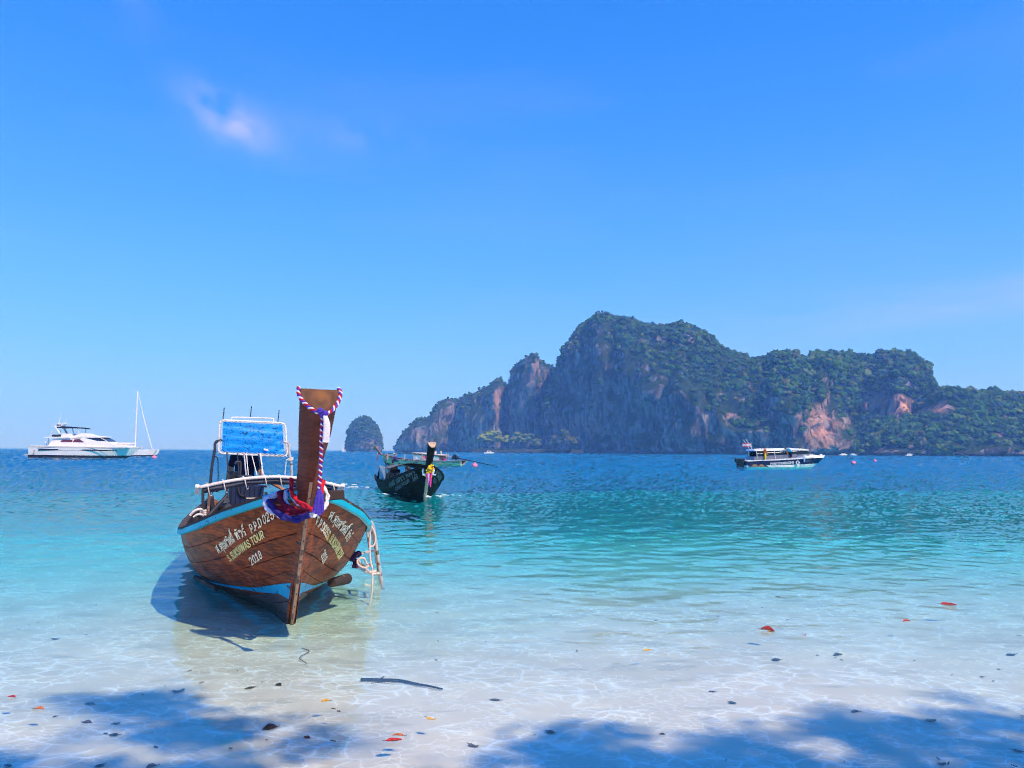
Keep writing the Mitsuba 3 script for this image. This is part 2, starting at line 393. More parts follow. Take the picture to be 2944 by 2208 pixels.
# ------------------------------------------------------------------ lettering
THAI = {
    'so': (.62, [[(.08, .0), (.08, .34), (.2, .5), (.3, .42), (.24, .32)], [(.05, .74), (.14, .95), (.36, .98), (.5, .78), (.5, 0)], [(.12, .62), (.34, .6), (.5, .5)], [(.4, .86), (.62, 1.12)]]),
    'kho': (.62, [[(.16, .74), (.24, .86), (.14, .98), (.05, .86), (.18, .62), (.12, .3), (.14, .02), (.5, .02), (.5, 1.0)]]),
    'wo': (.55, [[(.1, .74), (.2, .82), (.1, .9), (.06, .96), (.36, .99), (.46, .78), (.44, .06), (.32, .02), (.3, .14)]]),
    'do': (.62, [[(.3, .34), (.22, .46), (.12, .38), (.18, .02), (.08, .3), (.04, .7), (.16, .96), (.38, .98), (.5, .78), (.5, 0)]]),
    'tho': (.66, [[(.14, .82), (.06, .9), (.12, .98), (.18, .88), (.16, 0), (.36, .92), (.52, .95), (.54, 0)]]),
    'ro': (.5, [[(.34, .1), (.24, .06), (.3, -.02), (.38, .06), (.38, .5), (.1, .56), (.06, .74), (.16, .94), (.44, .9)]]),
    'u': (0, [[(-.3, -.18), (-.2, -.16), (-.18, -.42)]]), 'an': (0, [[(-.42, 1.22), (-.36, 1.34), (-.28, 1.2), (-.1, 1.3)]]),
    'i': (0, [[(-.52, 1.16), (-.3, 1.4), (-.1, 1.16), (-.52, 1.16)]]), 'mute': (0, [[(-.28, 1.62), (-.34, 1.54), (-.24, 1.5), (-.2, 1.6), (-.04, 1.82)]]), 'mute_low': (0, [[(-.28, 1.30), (-.34, 1.22), (-.24, 1.18), (-.2, 1.3), (-.04, 1.5)]]),
    'dot': (.3, [[(.1, .03), (.13, .03)]]), ' ': (.45, [])}


def bold(m): return m


def thai(chars, h, wd=.072):
    x, out = 0.0, []
    for c in chars:
        w, st = THAI[c]
        for l in st: out.append(LineString([(x + a, b) for a, b in l]).buffer(wd, quad_segs=3))
        x += w + (.09 if w else 0)
    g = unary_union(out)
    m = cat([trimesh.creation.extrude_polygon(k, .003 / h, engine='earcut') for k in getattr(g, 'geoms', [g])])
    m.vertices = m.vertices * h; return m


def narrow(m, k):
    v = np.array(m.vertices); v[:, 0] *= k; return trimesh.Trimesh(v, m.faces, process=False)


def finer(m, e):
    v, f = trimesh.remesh.subdivide_to_size(np.array(m.vertices), np.array(m.faces), e, max_iter=12)
    return trimesh.Trimesh(v, f, process=False)

# ------------------------------------------------------------------ seabed, water, haze
def sea_depth(x, y):
    yy = y - 0.10 * x
    d = np.interp(yy, [-60, -6, -1, .3, 3, 5, 7, 9, 12, 16, 22, 30, 45, 62, 90, 200], [-7, -.9, -.12, .03, .08, .12, .165, .22, .35, .48, .655, .865, 1.22, 1.65, 3.2, 16])
    near = np.clip(yy / 6, 0, 1)
    p = np.stack([x * .09, y * .06, 0 * x], -1)
    d = d * (1 + near * .55 * (meshkit.fbm(p, 3, 4) - .5)) + near * .05 * (meshkit.fbm(p * 6, 2, 8) - .5)
    bar = np.exp(-((y - (33 - .36 * (x - 11))) / 2.6) ** 2) * np.clip((x - 5) / 6, 0, 1) * np.clip((40 - x) / 10, 0, 1)
    return d * (1 - .50 * bar)


def caustic_net(p, k, o):
    """Fine branching lines imitating caustic light on the sand: ridges of two warped noises, broken up here and there."""
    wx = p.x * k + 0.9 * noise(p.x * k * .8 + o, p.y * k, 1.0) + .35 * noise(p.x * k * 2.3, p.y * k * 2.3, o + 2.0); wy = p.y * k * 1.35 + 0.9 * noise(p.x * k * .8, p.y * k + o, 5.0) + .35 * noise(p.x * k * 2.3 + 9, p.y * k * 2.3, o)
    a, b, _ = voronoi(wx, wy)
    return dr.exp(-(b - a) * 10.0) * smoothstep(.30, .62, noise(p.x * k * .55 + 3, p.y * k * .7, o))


def sand_height(p, n, uv):
    return 0.0045 * caustic_net(p, 5.2, 0.0) + 0.0022 * caustic_net(p, 11.0, 4.0) + 0.010 * fbm(p.x * 5, p.y * 9, 0.0, 2)


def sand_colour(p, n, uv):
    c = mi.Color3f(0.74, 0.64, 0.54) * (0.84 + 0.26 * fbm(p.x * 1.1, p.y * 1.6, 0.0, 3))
    c = mix(c, mi.Color3f(0.97, 0.94, 0.90), dr.clip(.9 * caustic_net(p, 5.2, 0.0) + .7 * caustic_net(p, 11.0, 4.0), 0, 1))  # bright caustic lines of sunlight painted into the sand colour
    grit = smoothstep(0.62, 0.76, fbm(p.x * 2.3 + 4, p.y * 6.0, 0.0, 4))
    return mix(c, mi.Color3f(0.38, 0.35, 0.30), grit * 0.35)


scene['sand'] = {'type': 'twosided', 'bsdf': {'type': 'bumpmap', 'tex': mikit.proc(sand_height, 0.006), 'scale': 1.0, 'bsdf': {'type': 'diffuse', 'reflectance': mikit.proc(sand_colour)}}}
ys = np.concatenate([np.linspace(-60, -4, 15), np.arange(-3.8, 14, .14), np.geomspace(14, 90, 130), np.geomspace(95, 3600, 20)])
Yg, Xg = np.meshgrid(ys, np.linspace(-1, 1, 241), indexing='ij'); Xg = Xg * np.maximum(14, np.abs(Yg) * 1.05 + 3)
g = grid_mesh(np.stack([Xg, Yg, -sea_depth(Xg, Yg)], -1)); g.invert() if g.face_normals[:, 2].mean() < 0 else None
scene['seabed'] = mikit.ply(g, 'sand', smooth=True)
labels['seabed'] = {'label': 'pale rippled sand with painted caustic light lines under the clear shallow water', 'kind': 'structure'}

rows, y = [-2.5], -2.5
while y < 3500:
    y += max(.026, .00046 * y * y); rows.append(y)
Yw, Xw = np.meshgrid(np.array(rows), np.linspace(-1, 1, 680), indexing='ij'); Xw = Xw * np.maximum(7.5, Yw * .80 + 2.5)
spx, spy = np.gradient(Xw, axis=1), np.gradient(Yw, axis=0)
rng = np.random.default_rng(5)
Zw, SX, SY = np.zeros_like(Xw), np.zeros_like(Xw), np.zeros_like(Xw)
calm = np.clip(Yw / 20, .30, 1.0) ** .8
patch = .55 + .9 * meshkit.fbm(np.stack([Xw * .18, Yw * .12, 0 * Xw], -1), 3, 2)
for k in range(96):
    lam = 10 ** rng.uniform(-.92, .42); th = -np.pi / 2 + rng.normal(0, .75); kk = 2 * np.pi / lam; ph = rng.uniform(0, 7)
    slope = .0100 * (lam / .5) ** -.10 * (1 if lam < 1.0 else .42)
    keep = np.clip((lam - 2.2 * spy * abs(math.sin(th)) - 2.2 * spx * abs(math.cos(th))) / (.6 * lam), 0, 1) * calm * patch
    arg = kk * (Xw * math.cos(th) + Yw * math.sin(th)) + ph + 1.2 * np.sin(.35 * kk * (Xw * math.sin(th) - Yw * math.cos(th)) + ph * 3)
    Zw += keep * slope / kk * np.sin(arg); SX += keep * slope * np.cos(arg) * math.cos(th); SY += keep * slope * np.cos(arg) * math.sin(th)
lost = np.sqrt(np.maximum(0, 0.155 ** 2 - (SX ** 2 + SY ** 2).mean(1, keepdims=True)))      # what the mesh is too coarse for: left to the normals
lost = lost * np.clip((Yw - 12) / 25, 0, 1)
gust = .6 + .9 * meshkit.fbm(np.stack([Xw * .02, Yw * .012, 0 * Xw], -1), 3, 6)
SX += lost * .6 * gust * rng.normal(0, 1, Xw.shape); SY += lost * .8 * gust * rng.normal(0, 1, Xw.shape)
SY += .17 * np.clip((Yw - 22) / 50, 0, 1)          # swell steepens on its shoreward face
wn = np.stack([-SX, -SY, np.ones_like(SX)], -1).reshape(-1, 3); wn /= np.linalg.norm(wn, axis=1, keepdims=True)
g = grid_mesh(np.stack([Xw, Yw, Zw], -1)); g.invert() if g.face_normals[:, 2].mean() < 0 else None
scene['water_face'] = {'type': 'thindielectric', 'int_ior': 1.22, 'specular_reflectance': rgb(.58, .58, .58)}     # one face of water, where the plugin reckons two
scene['water'] = {'type': 'ply', 'filename': meshkit.write_ply(g, True, normals=wn), 'face_normals': False, 'bsdf': {'type': 'ref', 'id': 'water_face'},
                  'interior': {'type': 'ref', 'id': 'water_body'}, 'exterior': {'type': 'ref', 'id': 'haze_air'}}
labels['water'] = {'label': 'clear turquoise sea turning deep blue towards the horizon', 'kind': 'structure'}
scene['haze'] = {'type': 'cube', 'to_world': T().translate([0, 1760, 133]).scale([3900, 1900, 168]), 'bsdf': {'type': 'ref', 'id': 'clear_face'}, 'interior': {'type': 'ref', 'id': 'haze_air'}}
labels['haze'] = {'label': 'thin blue sea haze over the bay', 'kind': 'stuff'}

# ------------------------------------------------------------------ limestone islands: (x, y of the foot, crest height, set-back of the crest), metres
RIDGE = [(-191,1262,4.6,30),(-186,1257,16.2,34),(-182,1252,25.4,38),(-172,1242,36.2,48),(-159,1236,49.7,62),(-147,1232,57.8,71),(-132,1229,59.5,75),(-125,1228,72.1,77),(-115,1241,87.3,80),(-103,1256,93.5,84),(-92,1282,93.9,87),(-77,1228,95.3,90),(-53,1191,99.0,90),(-39,1174,106.9,90),(-26,1161,116.6,90),(-18,1178,123.5,90),(-12,1209,117.9,90),(-4,1194,110.4,90),(0,1174,134.7,90),(9,1156,143.5,90),(24,1131,146.0,90),(33,1123,145.8,90),(38,1128,137.5,90),(50,1154,135.2,90),(61,1180,139.6,90),(66,1185,132.5,90),(78,1185,97.9,90),(103,1185,82.7,90),(138,1185,14.2,90)]
DOME = [(24,1130,0,40),(31,1119,16.0,50),(40,1108,40.5,61),(48,1096,67.1,72),(54,1087,89.6,80),(60,1078,112.2,88),(68,1068,134.6,97),(76,1056,156.1,105),(84,1043,177.6,114),(92,1031,192.7,123),(103,1015,202.6,135),(116,994,207.4,150),(130,970,204.9,156),(139,953,199.3,160),(149,935,190.8,164),(157,918,182.1,168),(168,895,177.9,174),(180,876,177.2,180),(190,861,177.5,185),(199,845,173.3,190),(209,832,163.8,186),(216,822,153.1,183),(222,815,141.3,180),(232,810,133.6,176),(243,806,127.8,172),(256,800,120.0,167),(279,811,109.0,161),(302,823,77.2,154),(317,830,12.8,150)]
BLOCK = [(261,900,12.1,60),(263,890,75.7,74),(266,875,105.6,95),(272,850,122.2,130),(278,838,125.6,140),(279,800,127.9,154),(283,778,125.6,167),(299,783,117.8,163),(307,789,119.8,159),(317,796,126.5,154),(346,821,126.6,142),(405,910,138.0,130),(414,889,131.3,128),(423,870,132.4,125),(432,855,132.0,123),(448,861,130.3,122),(463,874,127.7,121),(473,882,121.2,118),(478,887,107.4,114),(487,896,95.5,108),(496,905,83.6,102),(508,916,68.6,93),(533,939,41.7,76),(556,960,8.4,60)]
SHORE_RIDGE = [(362,830,4.1,30),(361,812,14.4,48),(360,787,23.2,73),(365,768,33.1,110),(379,750,41.7,140),(391,743,55.0,161),(399,739,65.2,170),(406,735,73.2,170),(412,731,77.8,170),(422,724,74.1,170),(433,721,70.7,170),(452,724,71.6,170),(467,727,70.9,170),(483,730,69.0,170),(513,744,68.6,170),(559,764,57.9,170),(621,790,14.9,170)]
ISLET = [(-306,1430,6.1,8),(-303,1424,25.8,10),(-301,1419,42.8,12),(-290,1398,53.5,20),(-281,1386,59.4,30),(-270,1375,63.5,36),(-263,1373,66.1,37),(-256,1372,63.5,39),(-250,1370,59.4,40),(-243,1381,50.9,27),(-238,1390,40.0,17),(-238,1410,25.9,12),(-238,1425,6.5,8)]


def rock_colour(p, n, uv):
    st = fbm(p.x * .11, p.y * .11, p.z * .03, 4); fine = fbm(p.x * .5, p.y * .5, p.z * .14 + 3, 3); big = fbm(p.x * .016, p.y * .016, p.z * .022 + 7, 3)
    c = mix(mi.Color3f(0.030, 0.029, 0.034), mi.Color3f(0.28, 0.245, 0.25), smoothstep(.36, .66, st * .40 + fine * .28 + big * .32))
    warm = .30 * smoothstep(.52, .68, big * .6 + st * .4)
    for x, y, z, rx, rz, k in ((322, 815, 28, 34, 34, 1.2), (441, 920, 58, 28, 20, 1.4), (240, 880, 52, 10, 22, .6), (-22, 1170, 85, 9, 30, 1.0), (-150, 1240, 40, 24, 30, .45), (35, 1120, 120, 14, 20, .45), (480, 930, 100, 14, 24, .7), (414, 920, 45, 7, 10, .8), (475, 760, 12, 10, 14, .7)):
        warm = dr.maximum(warm, k * dr.exp(-dr.square((p.x - x) / rx) - dr.square((p.z - z) / rz)))
    c = mix(c, mi.Color3f(0.50, 0.27, 0.19) * (.55 + .9 * fine), dr.clip(warm * smoothstep(.28, .6, st), 0, 1) * .85)
    pale = smoothstep(.60, .70, fbm(p.x * .21, p.y * .21, p.z * .026 + 11, 3))
    c = mix(c, mi.Color3f(0.44, 0.40, 0.39), pale * .5)
    dark = smoothstep(.56, .68, fbm(p.x * .2 + 9, p.y * .2, p.z * .02, 3))
    c = mix(c, mi.Color3f(0.03, 0.029, 0.034), dark * .85)
    warm_free = 1 - dr.clip(warm - .6, 0, 1) * 2
    lich = warm_free * smoothstep(.30, .42, fbm(p.x * .05, p.y * .05, p.z * .05 + 20, 4)) * smoothstep(-.05, .40, n.z)
    c = mix(c, mi.Color3f(0.026, 0.050, 0.022) * (.6 + .8 * fine), lich)
    return mix(mi.Color3f(0.05, 0.045, 0.05), c, smoothstep(2.0, 6.5, p.z + 3 * fine))


scene['limestone'] = {'type': 'twosided', 'bsdf': {'type': 'bumpmap', 'scale': 1.0, 'tex': mikit.proc(lambda p, n, uv: 3.2 * fbm(p.x * .30, p.y * .30, p.z * .07, 3) + 1.2 * noise(p.x * .9, p.y * .9, p.z * .4), .3),
                      'bsdf': {'type': 'diffuse', 'reflectance': mikit.proc(rock_colour)}}}
scene['leafage'] = {'type': 'twosided', 'bsdf': {'type': 'diffuse', 'reflectance': {'type': 'mesh_attribute', 'name': 'vertex_color'}}}
WINDOWS = ((441, 58, 25, 17), (322, 20, 26, 34), (240, 52, 6, 16), (414, 45, 6, 9), (345, 50, 9, 50), (480, 104, 5, 14), (476, 12, 6, 12))


def island(name, label, cols, bare, seed, crowns, size=(3.0, 5.2), overhang=3.0, step=3.0, rough=1.0, sink=0.0):
    c = np.array(cols, float); c[:, 2] = np.maximum(c[:, 2] - sink * np.clip(c[:, 2] / 60, 0, 1), 1); d = np.concatenate([[0], np.cumsum(np.hypot(np.hypot(*np.diff(c[:, :2], axis=0).T), np.diff(c[:, 2]) * .8))])
    n = int(d[-1] / step); u = np.linspace(0, d[-1], n); x, y, H, sb = (np.interp(u, d, c[:, k]) for k in range(4))
    hc = np.interp(x, *zip(*bare)) if np.all(np.diff([b[0] for b in bare]) > 0) else np.full(n, bare[0][1])
    rn = meshkit.fbm(np.stack([u / 30, u * 0 + seed, u * 0], -1), 3, seed); hc = np.clip(hc + .22 * (rn - .5), .02, .96)
    ov = overhang * np.clip(meshkit.fbm(np.stack([u / 40, u * 0, u * 0 + 5], -1), 3, seed + 1) * 2 - .6, -.5, 1.4) * np.clip(H / 60, 0, 1.6)
    rad = np.stack([x, y], -1) / np.hypot(x, y)[:, None]
    o = np.stack([0 * x + 2, 0 * x + 3.5, 0 * x + 1.0, -ov, -ov * .8, .04 * sb, .10 * sb + 2, .45 * sb, .8 * sb, sb, 1.3 * sb, 1.8 * sb, 2.2 * sb], 1)
    z = np.stack([0 * H - 4, 0 * H + .8, np.minimum(3.5, .2 * H), .30 * hc * H, .75 * hc * H, .93 * hc * H, hc * H, (hc + (1 - hc) * .66) * H, (hc + (1 - hc) * .93) * H, H, .92 * H, .5 * H, 0 * H - 4], 1)
    kn = np.array([0, .04, .07, .2, .36, .44, .50, .66, .77, .84, .90, .96, 1.0]); nv = int(np.clip(H.max() / 1.9, 24, 92)); v = np.linspace(0, 1, nv)
    O = np.array([np.interp(v, kn, r) for r in o]); Z = np.array([np.interp(v, kn, r) for r in z])
    P = np.stack([x[:, None] + rad[:, :1] * O, y[:, None] + rad[:, 1:] * O, Z], -1)
    a, b = np.gradient(P, axis=0), np.gradient(P, axis=1); N = np.cross(a, b); N /= np.linalg.norm(N, axis=-1, keepdims=True) + 1e-9
    if N[n // 2, nv // 4, 1] > 0: N = -N
    amp = np.clip(H / 70, .15, 1.0)[:, None] * np.clip((Z + 1) / 8, .1, 1)
    cl = np.clip(1.3 - N[..., 2] * 1.6, .25, 1)
    disp = 30 * (meshkit.fbm(P / [55, 55, 48], 3, seed) - .5) + cl * 13 * (meshkit.fbm(P / [15, 15, 34], 3, seed + 3) - .5) - cl * 13 * (np.abs(2 * meshkit.noise(P / [34, 34, 40], seed + 12) - 1) - .4) - cl * 7 * (np.abs(2 * meshkit.noise(P / [12, 12, 26], seed + 15) - 1) - .4) + cl * 7 * (meshkit.fbm(P / [5, 5, 16], 3, seed + 6) - .5)
    crest = np.clip(np.abs(v - .84) / .14, .10, 1)[None] * rough
    P = P + N * (disp * amp * crest)[..., None]
    m = grid_mesh(P)
    if m.face_normals[(np.arange(len(m.faces)) % max(1, nv - 1)) < nv // 3][:, 1].mean() > 0: m.invert()
    scene[name] = mikit.ply(m, 'limestone', smooth=42); labels[name] = {'label': label, 'kind': 'structure'}
    rg = np.random.default_rng(seed); A = np.linalg.norm(np.cross(np.gradient(P, axis=0), np.gradient(P, axis=1)), axis=-1)
    frac = Z / np.maximum(H[:, None], 1); fn_ = meshkit.fbm(P / [26, 26, 22], 3, seed + 9) - .5
    w = A * (v[None] < .92) * (v[None] > .055) * (frac > hc[:, None] * .97 + .36 * fn_) * (Z > 2.2)
    w = w + A * (v[None] < .5) * (v[None] > .1) * (Z > 6) * (.05 * (fn_ > .02) + .10 * (N[..., 2] > .42)) * (frac > .12)
    for wx, wz, rx, rz in WINDOWS: w = w * (((P[..., 0] - wx) / rx) ** 2 + ((P[..., 2] - wz) / rz) ** 2 > 1)
    i = rg.choice(w.size, crowns, p=(w / w.sum()).ravel())
    s = np.exp(rg.uniform(np.log(size[0]), np.log(size[1]), crowns)); s[(P.reshape(-1, 3)[i, 2] > .93 * H.max()) & (H.max() > 150)] *= .5
    return P.reshape(-1, 3)[i], N.reshape(-1, 3)[i], s


def leaf_lumps(rg, lumps, jag=.30, sub=1):
    out, tone = [], []
    for k in range(lumps):
        s = trimesh.creation.icosphere(subdivisions=sub); vv = s.vertices * (1 + rg.uniform(-jag, jag, (len(s.vertices), 1)))
        r = rg.uniform(.42, .68); a = rg.uniform(0, 7); q = rg.uniform(.25, .62) if k else 0
        out.append(trimesh.Trimesh(vv * r * [1, 1, .8] + [q * math.cos(a), q * math.sin(a), rg.uniform(-.12, .34)], s.faces, process=False)); tone += [rg.uniform(.8, 1.25)] * len(vv)
    return cat(out), np.array(tone)


GREENS = np.array([.92, 1.04, 1.0]) * np.array([[.030, .075, .022], [.045, .105, .026], [.070, .125, .030], [.036, .070, .036], [.105, .140, .040], [.022, .052, .026], [.110, .095, .045]])


def forest(pts, seed):
    rg = np.random.default_rng(seed); kinds = [leaf_lumps(rg, 2 + k % 3, .30 + .04 * k) for k in range(7)]; V, F, C, at = [], [], [], 0
    for P, N, S in pts:
        kd = rg.integers(0, 7, len(P)); ang = rg.uniform(0, 2 * np.pi, len(P)); tall = np.where(rg.random(len(P)) < .12, rg.uniform(1.3, 1.9, len(P)), rg.uniform(.7, 1.2, len(P))); col = GREENS[rg.choice(7, len(P), p=[.25, .22, .16, .14, .08, .09, .06])] * rg.uniform(.75, 1.3, (len(P), 1))
        for q in range(7):
            m, tone = kinds[q]; j = np.nonzero(kd == q)[0]; v = np.array(m.vertices); ca, sa = np.cos(ang[j])[:, None], np.sin(ang[j])[:, None]
            X = np.stack([v[:, 0] * ca - v[:, 1] * sa, v[:, 0] * sa + v[:, 1] * ca, v[:, 2] * tall[j][:, None]], -1) * S[j][:, None, None] + (P[j] + N[j] * .25 * S[j][:, None] + [0, 0, .4])[:, None]
            V.append(X.reshape(-1, 3)); F.append((m.faces[None] + (at + np.arange(len(j)) * len(v))[:, None, None]).reshape(-1, 3)); C.append((col[j][:, None] * tone[None, :, None]).reshape(-1, 3)); at += len(j) * len(v)
    return np.vstack(V), np.vstack(F), np.vstack(C)


def add_forest(name, label, pts, seed):
    v, f, c = forest(pts, seed)
    scene[name] = mikit.ply((v, f), 'leafage', smooth=False, color=c); labels[name] = {'label': label, 'category': 'forest', 'kind': 'stuff'}


main = [island('island_ridge', 'low jagged grey limestone ridge at the left end of the island', RIDGE, ((-201, .93), (-100, .88), (-60, .84), (0, .90), (33, .95), (60, .90), (135, .5)), 3, 620, (1.6, 3.2), 5.0, 2.6, .7, 1.0),
        island('island_dome', 'tallest limestone dome of the island with shaded cliff', DOME, ((24, .9), (84, .86), (103, .80), (130, .72), (157, .58), (180, .50), (209, .36), (232, .30), (279, .30), (317, .4)), 11, 4200, (2.2, 4.8), 7.0, 3.0, 1.0, 4.5),
        island('island_block', 'flat topped green limestone block with pink cliff at its foot', BLOCK, ((261, .35), (266, .40), (278, .52), (283, .50), (299, .42), (317, .38), (346, .46), (405, .2), (414, .14), (460, .1), (480, .26), (500, .2), (556, .1)), 23, 3300, (3.2, 6.6), 4.0, 3.0, 1.0, 5.0),
        island('island_shore_ridge', 'low forested ridge running out of the picture on the right', SHORE_RIDGE, ((360, .05), (400, .05), (621, .05)), 31, 2800, (3.2, 6.6), 1.0, 3.0, 1.0, 4.0)]
add_forest('forest', 'dense dark green forest covering the island slopes', main, 41)
add_forest('forest_001', 'scrubby forest over the top of the small round islet', [island('islet', 'small round limestone islet standing alone left of the island', ISLET, ((-400, .30), (-200, .30)), 57, 620, (1.8, 3.4), 2.5, 2.2, .55, 2.0)], 43)


def far_tree(name, label, x, y, z, h, spread, tint, seed, group=None, open_=1.0):
    """A tree seen from far: tapered trunk, limbs, and leaf clumps at the limb ends with gaps between them."""
    rg = np.random.default_rng(seed); t = Thing(name, label, 'tree', group, frame=lambda p: p + np.array([x, y, z])); tips, wood = [], [tube([[0, 0, -2], [.2, .1, h * .4], [0, .2, h * .75]], [h * .030, h * .022, h * .012], 6)]
    for k in range(11):
        a = k * 2.4 + rg.uniform(-.4, .4); zz = h * rg.uniform(.52, .95); q = np.array([math.cos(a) * spread * rg.uniform(.35, 1) * (1.25 - zz / h * .6), math.sin(a) * spread * rg.uniform(.35, 1), zz])
        wood.append(tube([[0, .1, zz * .6], q * [.5, .5, .86], q], [h * .012, h * .004], 5)); tips.append(q)
    t.part('trunk', cat(wood), 'bark', 30)
    tips += [np.array([rg.normal(0, spread * .35), rg.normal(0, spread * .35), h * rg.uniform(.6, 1.0)]) for _ in range(9)]
    V, C = [], []
    for q in tips:
        m, tone = leaf_lumps(rg, 3, .42); m.vertices = m.vertices * spread * rg.uniform(.26, .42) * open_ * [1, 1, .7] + q; V.append(m); C.append(np.array(tint)[None] * tone[:, None] * rg.uniform(.8, 1.2))
    t.part('crown', cat(V), 'leafage', False, color=np.vstack(C))
    return t


mat('bark', (0.10, 0.08, 0.06), 0.9)
us = np.linspace(0, 1, 90); bx = -52 + 140 * us; by = 1024 - 62 * us - 6; prof = ((0, -2), (1.5, 1.2), (5, 2.6), (14, 3.2), (60, 4.0), (140, 5.0))
P_ = np.array([[[x + 3 * (meshkit.noise([x / 7, k, 1.0]) - .5), y + o + 9 * (meshkit.noise([x / 12, 2.0, 5.0]) - .5) * min(1, (o + 3) / 8), z + (1.8 * meshkit.fbm([x / 4, k * 1.3, 2.0], 3) if z > 0 else 0)] for k, (o, z) in enumerate(prof)] for x, y in zip(bx, by)])
m = grid_mesh(P_); m.invert() if m.face_normals[:, 2].mean() < 0 else None
scene['rocky_shore'] = mikit.ply(m, 'limestone', smooth=False); labels['rocky_shore'] = {'label': 'low dark rocky shore in front of the left cliffs', 'kind': 'structure'}
for i, (x, y, h, s, w_) in enumerate(((-37, 1032, 22, 12, 'left'), (-25, 1030, 27, 13, 'tallest'), (-13, 1026, 22, 11, 'right'))):
    far_tree('bushy_tree', f'bushy yellow green tree, the {w_} one of the leftmost clump at the cliff foot', x, y, 1.5, h, s, (.24, .28, .06), 60 + i, 'yellow green trees at the cliff foot')
for i, (x, y, h, s, w_) in enumerate(((1, 1012, 20, 11, 'leftmost'), (11, 1010, 25, 12, 'tallest'), (21, 1008, 23, 11, 'third'), (31, 1004, 16, 9, 'lowest and rightmost'))):
    far_tree('bushy_tree', f'bushy dull green tree, {w_} of the middle clump at the cliff foot', x, y, 1.5, h, s, (.15, .19, .06), 70 + i, 'middle clump of trees at the cliff foot')
for i, (x, y, h, s, w_) in enumerate(((56, 966, 19, 9, 'left'), (66, 962, 27, 10, 'tall middle'), (75, 958, 18, 8, 'right'))):
    far_tree('bushy_tree', f'bushy olive tree, the {w_} one of the clump under the tallest cliff', x, y, 1.5, h, s, (.12, .13, .05), 80 + i, 'trees under the tallest cliff')
far_tree('umbrella_tree', 'tall flat crowned tree standing above the right hand ridge', 424, 892, 78, 13, 6.5, (.028, .055, .028), 91)
far_tree('umbrella_tree', 'rounded tree topping the ridge near the right edge of the picture', 478, 897, 69.5, 8.5, 6, (.028, .055, .028), 92)
far_tree('crest_tree', 'airy tree on the crest between the tall dome and the flat block', 264, 982, 120, 13, 6, (.05, .065, .035), 93, None, .8)

# ------------------------------------------------------------------ long-tailed boats (local frame: s aft of the stem foot, t to port, z up)
SS = np.array([-.71, -.3, .3, 1, 1.9, 3, 5, 7, 8.6, 10.0])
SB = np.array([.045, .34, .65, .88, 1.04, 1.10, 1.10, 1.0, .84, .70])
SZ = np.array([1.25, 1.145, .985, .82, .675, .585, .50, .49, .53, .60])


def hull(q, v, side, off=0.0):
    """Points of the hull side: q 0..1 from stem to stern, v 0..1 from keel to sheer, off metres outwards."""
    q, v = np.broadcast_arrays(np.asarray(q, float), np.asarray(v, float))

    def at(q, v):
        s = -.71 + 10.6 * q; b = np.interp(s, SS, SB); zs = np.interp(s, SS, SZ); k = np.clip(q / .36, 0, 1); k = k * k * (3 - 2 * k)
        sk, zk = .035 + 9.45 * q, -.05 - .30 * (1 - np.exp(-q * 7)) + .30 * np.clip((q - .6) / .4, 0, 1) ** 2
        ct, cz, cs = b * (.26 + .67 * k), (zk + .42 * (zs - zk)) * (1 - k) + (zk + .06) * k, (sk + s) / 2 + .25 * k * 0
        w0, w1, w2 = (1 - v) ** 2, 2 * v * (1 - v), v * v
        return np.stack([w0 * sk + w1 * cs + w2 * s, side * (w0 * .016 + w1 * ct + w2 * b), w0 * zk + w1 * cz + w2 * zs], -1)
    P = at(q, v)
    if np.any(off):
        e = 1e-3; n = np.cross(at(q + e, v) - at(q - e, v), at(q, v + e) - at(q, v - e)); n /= np.linalg.norm(n, axis=-1, keepdims=True) + 1e-12
        n *= np.sign(n[..., 1:2] * side + 1e-9); P = P + n * np.asarray(off)[..., None]
    return P


def hull_strip(qs, vs, side, off):
    m = grid_mesh(hull(np.asarray(qs)[:, None], np.asarray(vs)[None], side, np.broadcast_to(np.asarray(off, float), (len(qs), len(vs)))))
    if (m.face_normals[:, 1] * side).mean() < 0: m.invert()
    return m


def v_at_z(q, z, side=1):
    v = np.linspace(0, 1, 200); return np.interp(z, hull(q, v, side)[:, 2], v)


def on_hull(m, a, b, side, h=.004, width=1.0):
    """Lays lettering (x along, y up, in metres) on the hull between the points a and b, each (station s, height v)."""
    v = np.array(m.vertices); u = v[:, 0] / width
    q = (a[0] + (b[0] - a[0]) * u + .71) / 10.6; L = np.linalg.norm(np.diff(hull(q[:, None], np.linspace(0, 1, 12)[None], side), axis=1), axis=-1).sum(1)
    return trimesh.Trimesh(hull(q, a[1] + (b[1] - a[1]) * u + v[:, 1] / L, side, h + .6 * v[:, 2]), m.faces, process=False)


QS = np.concatenate([np.linspace(0, .3, 34), np.linspace(.33, 1, 24)])


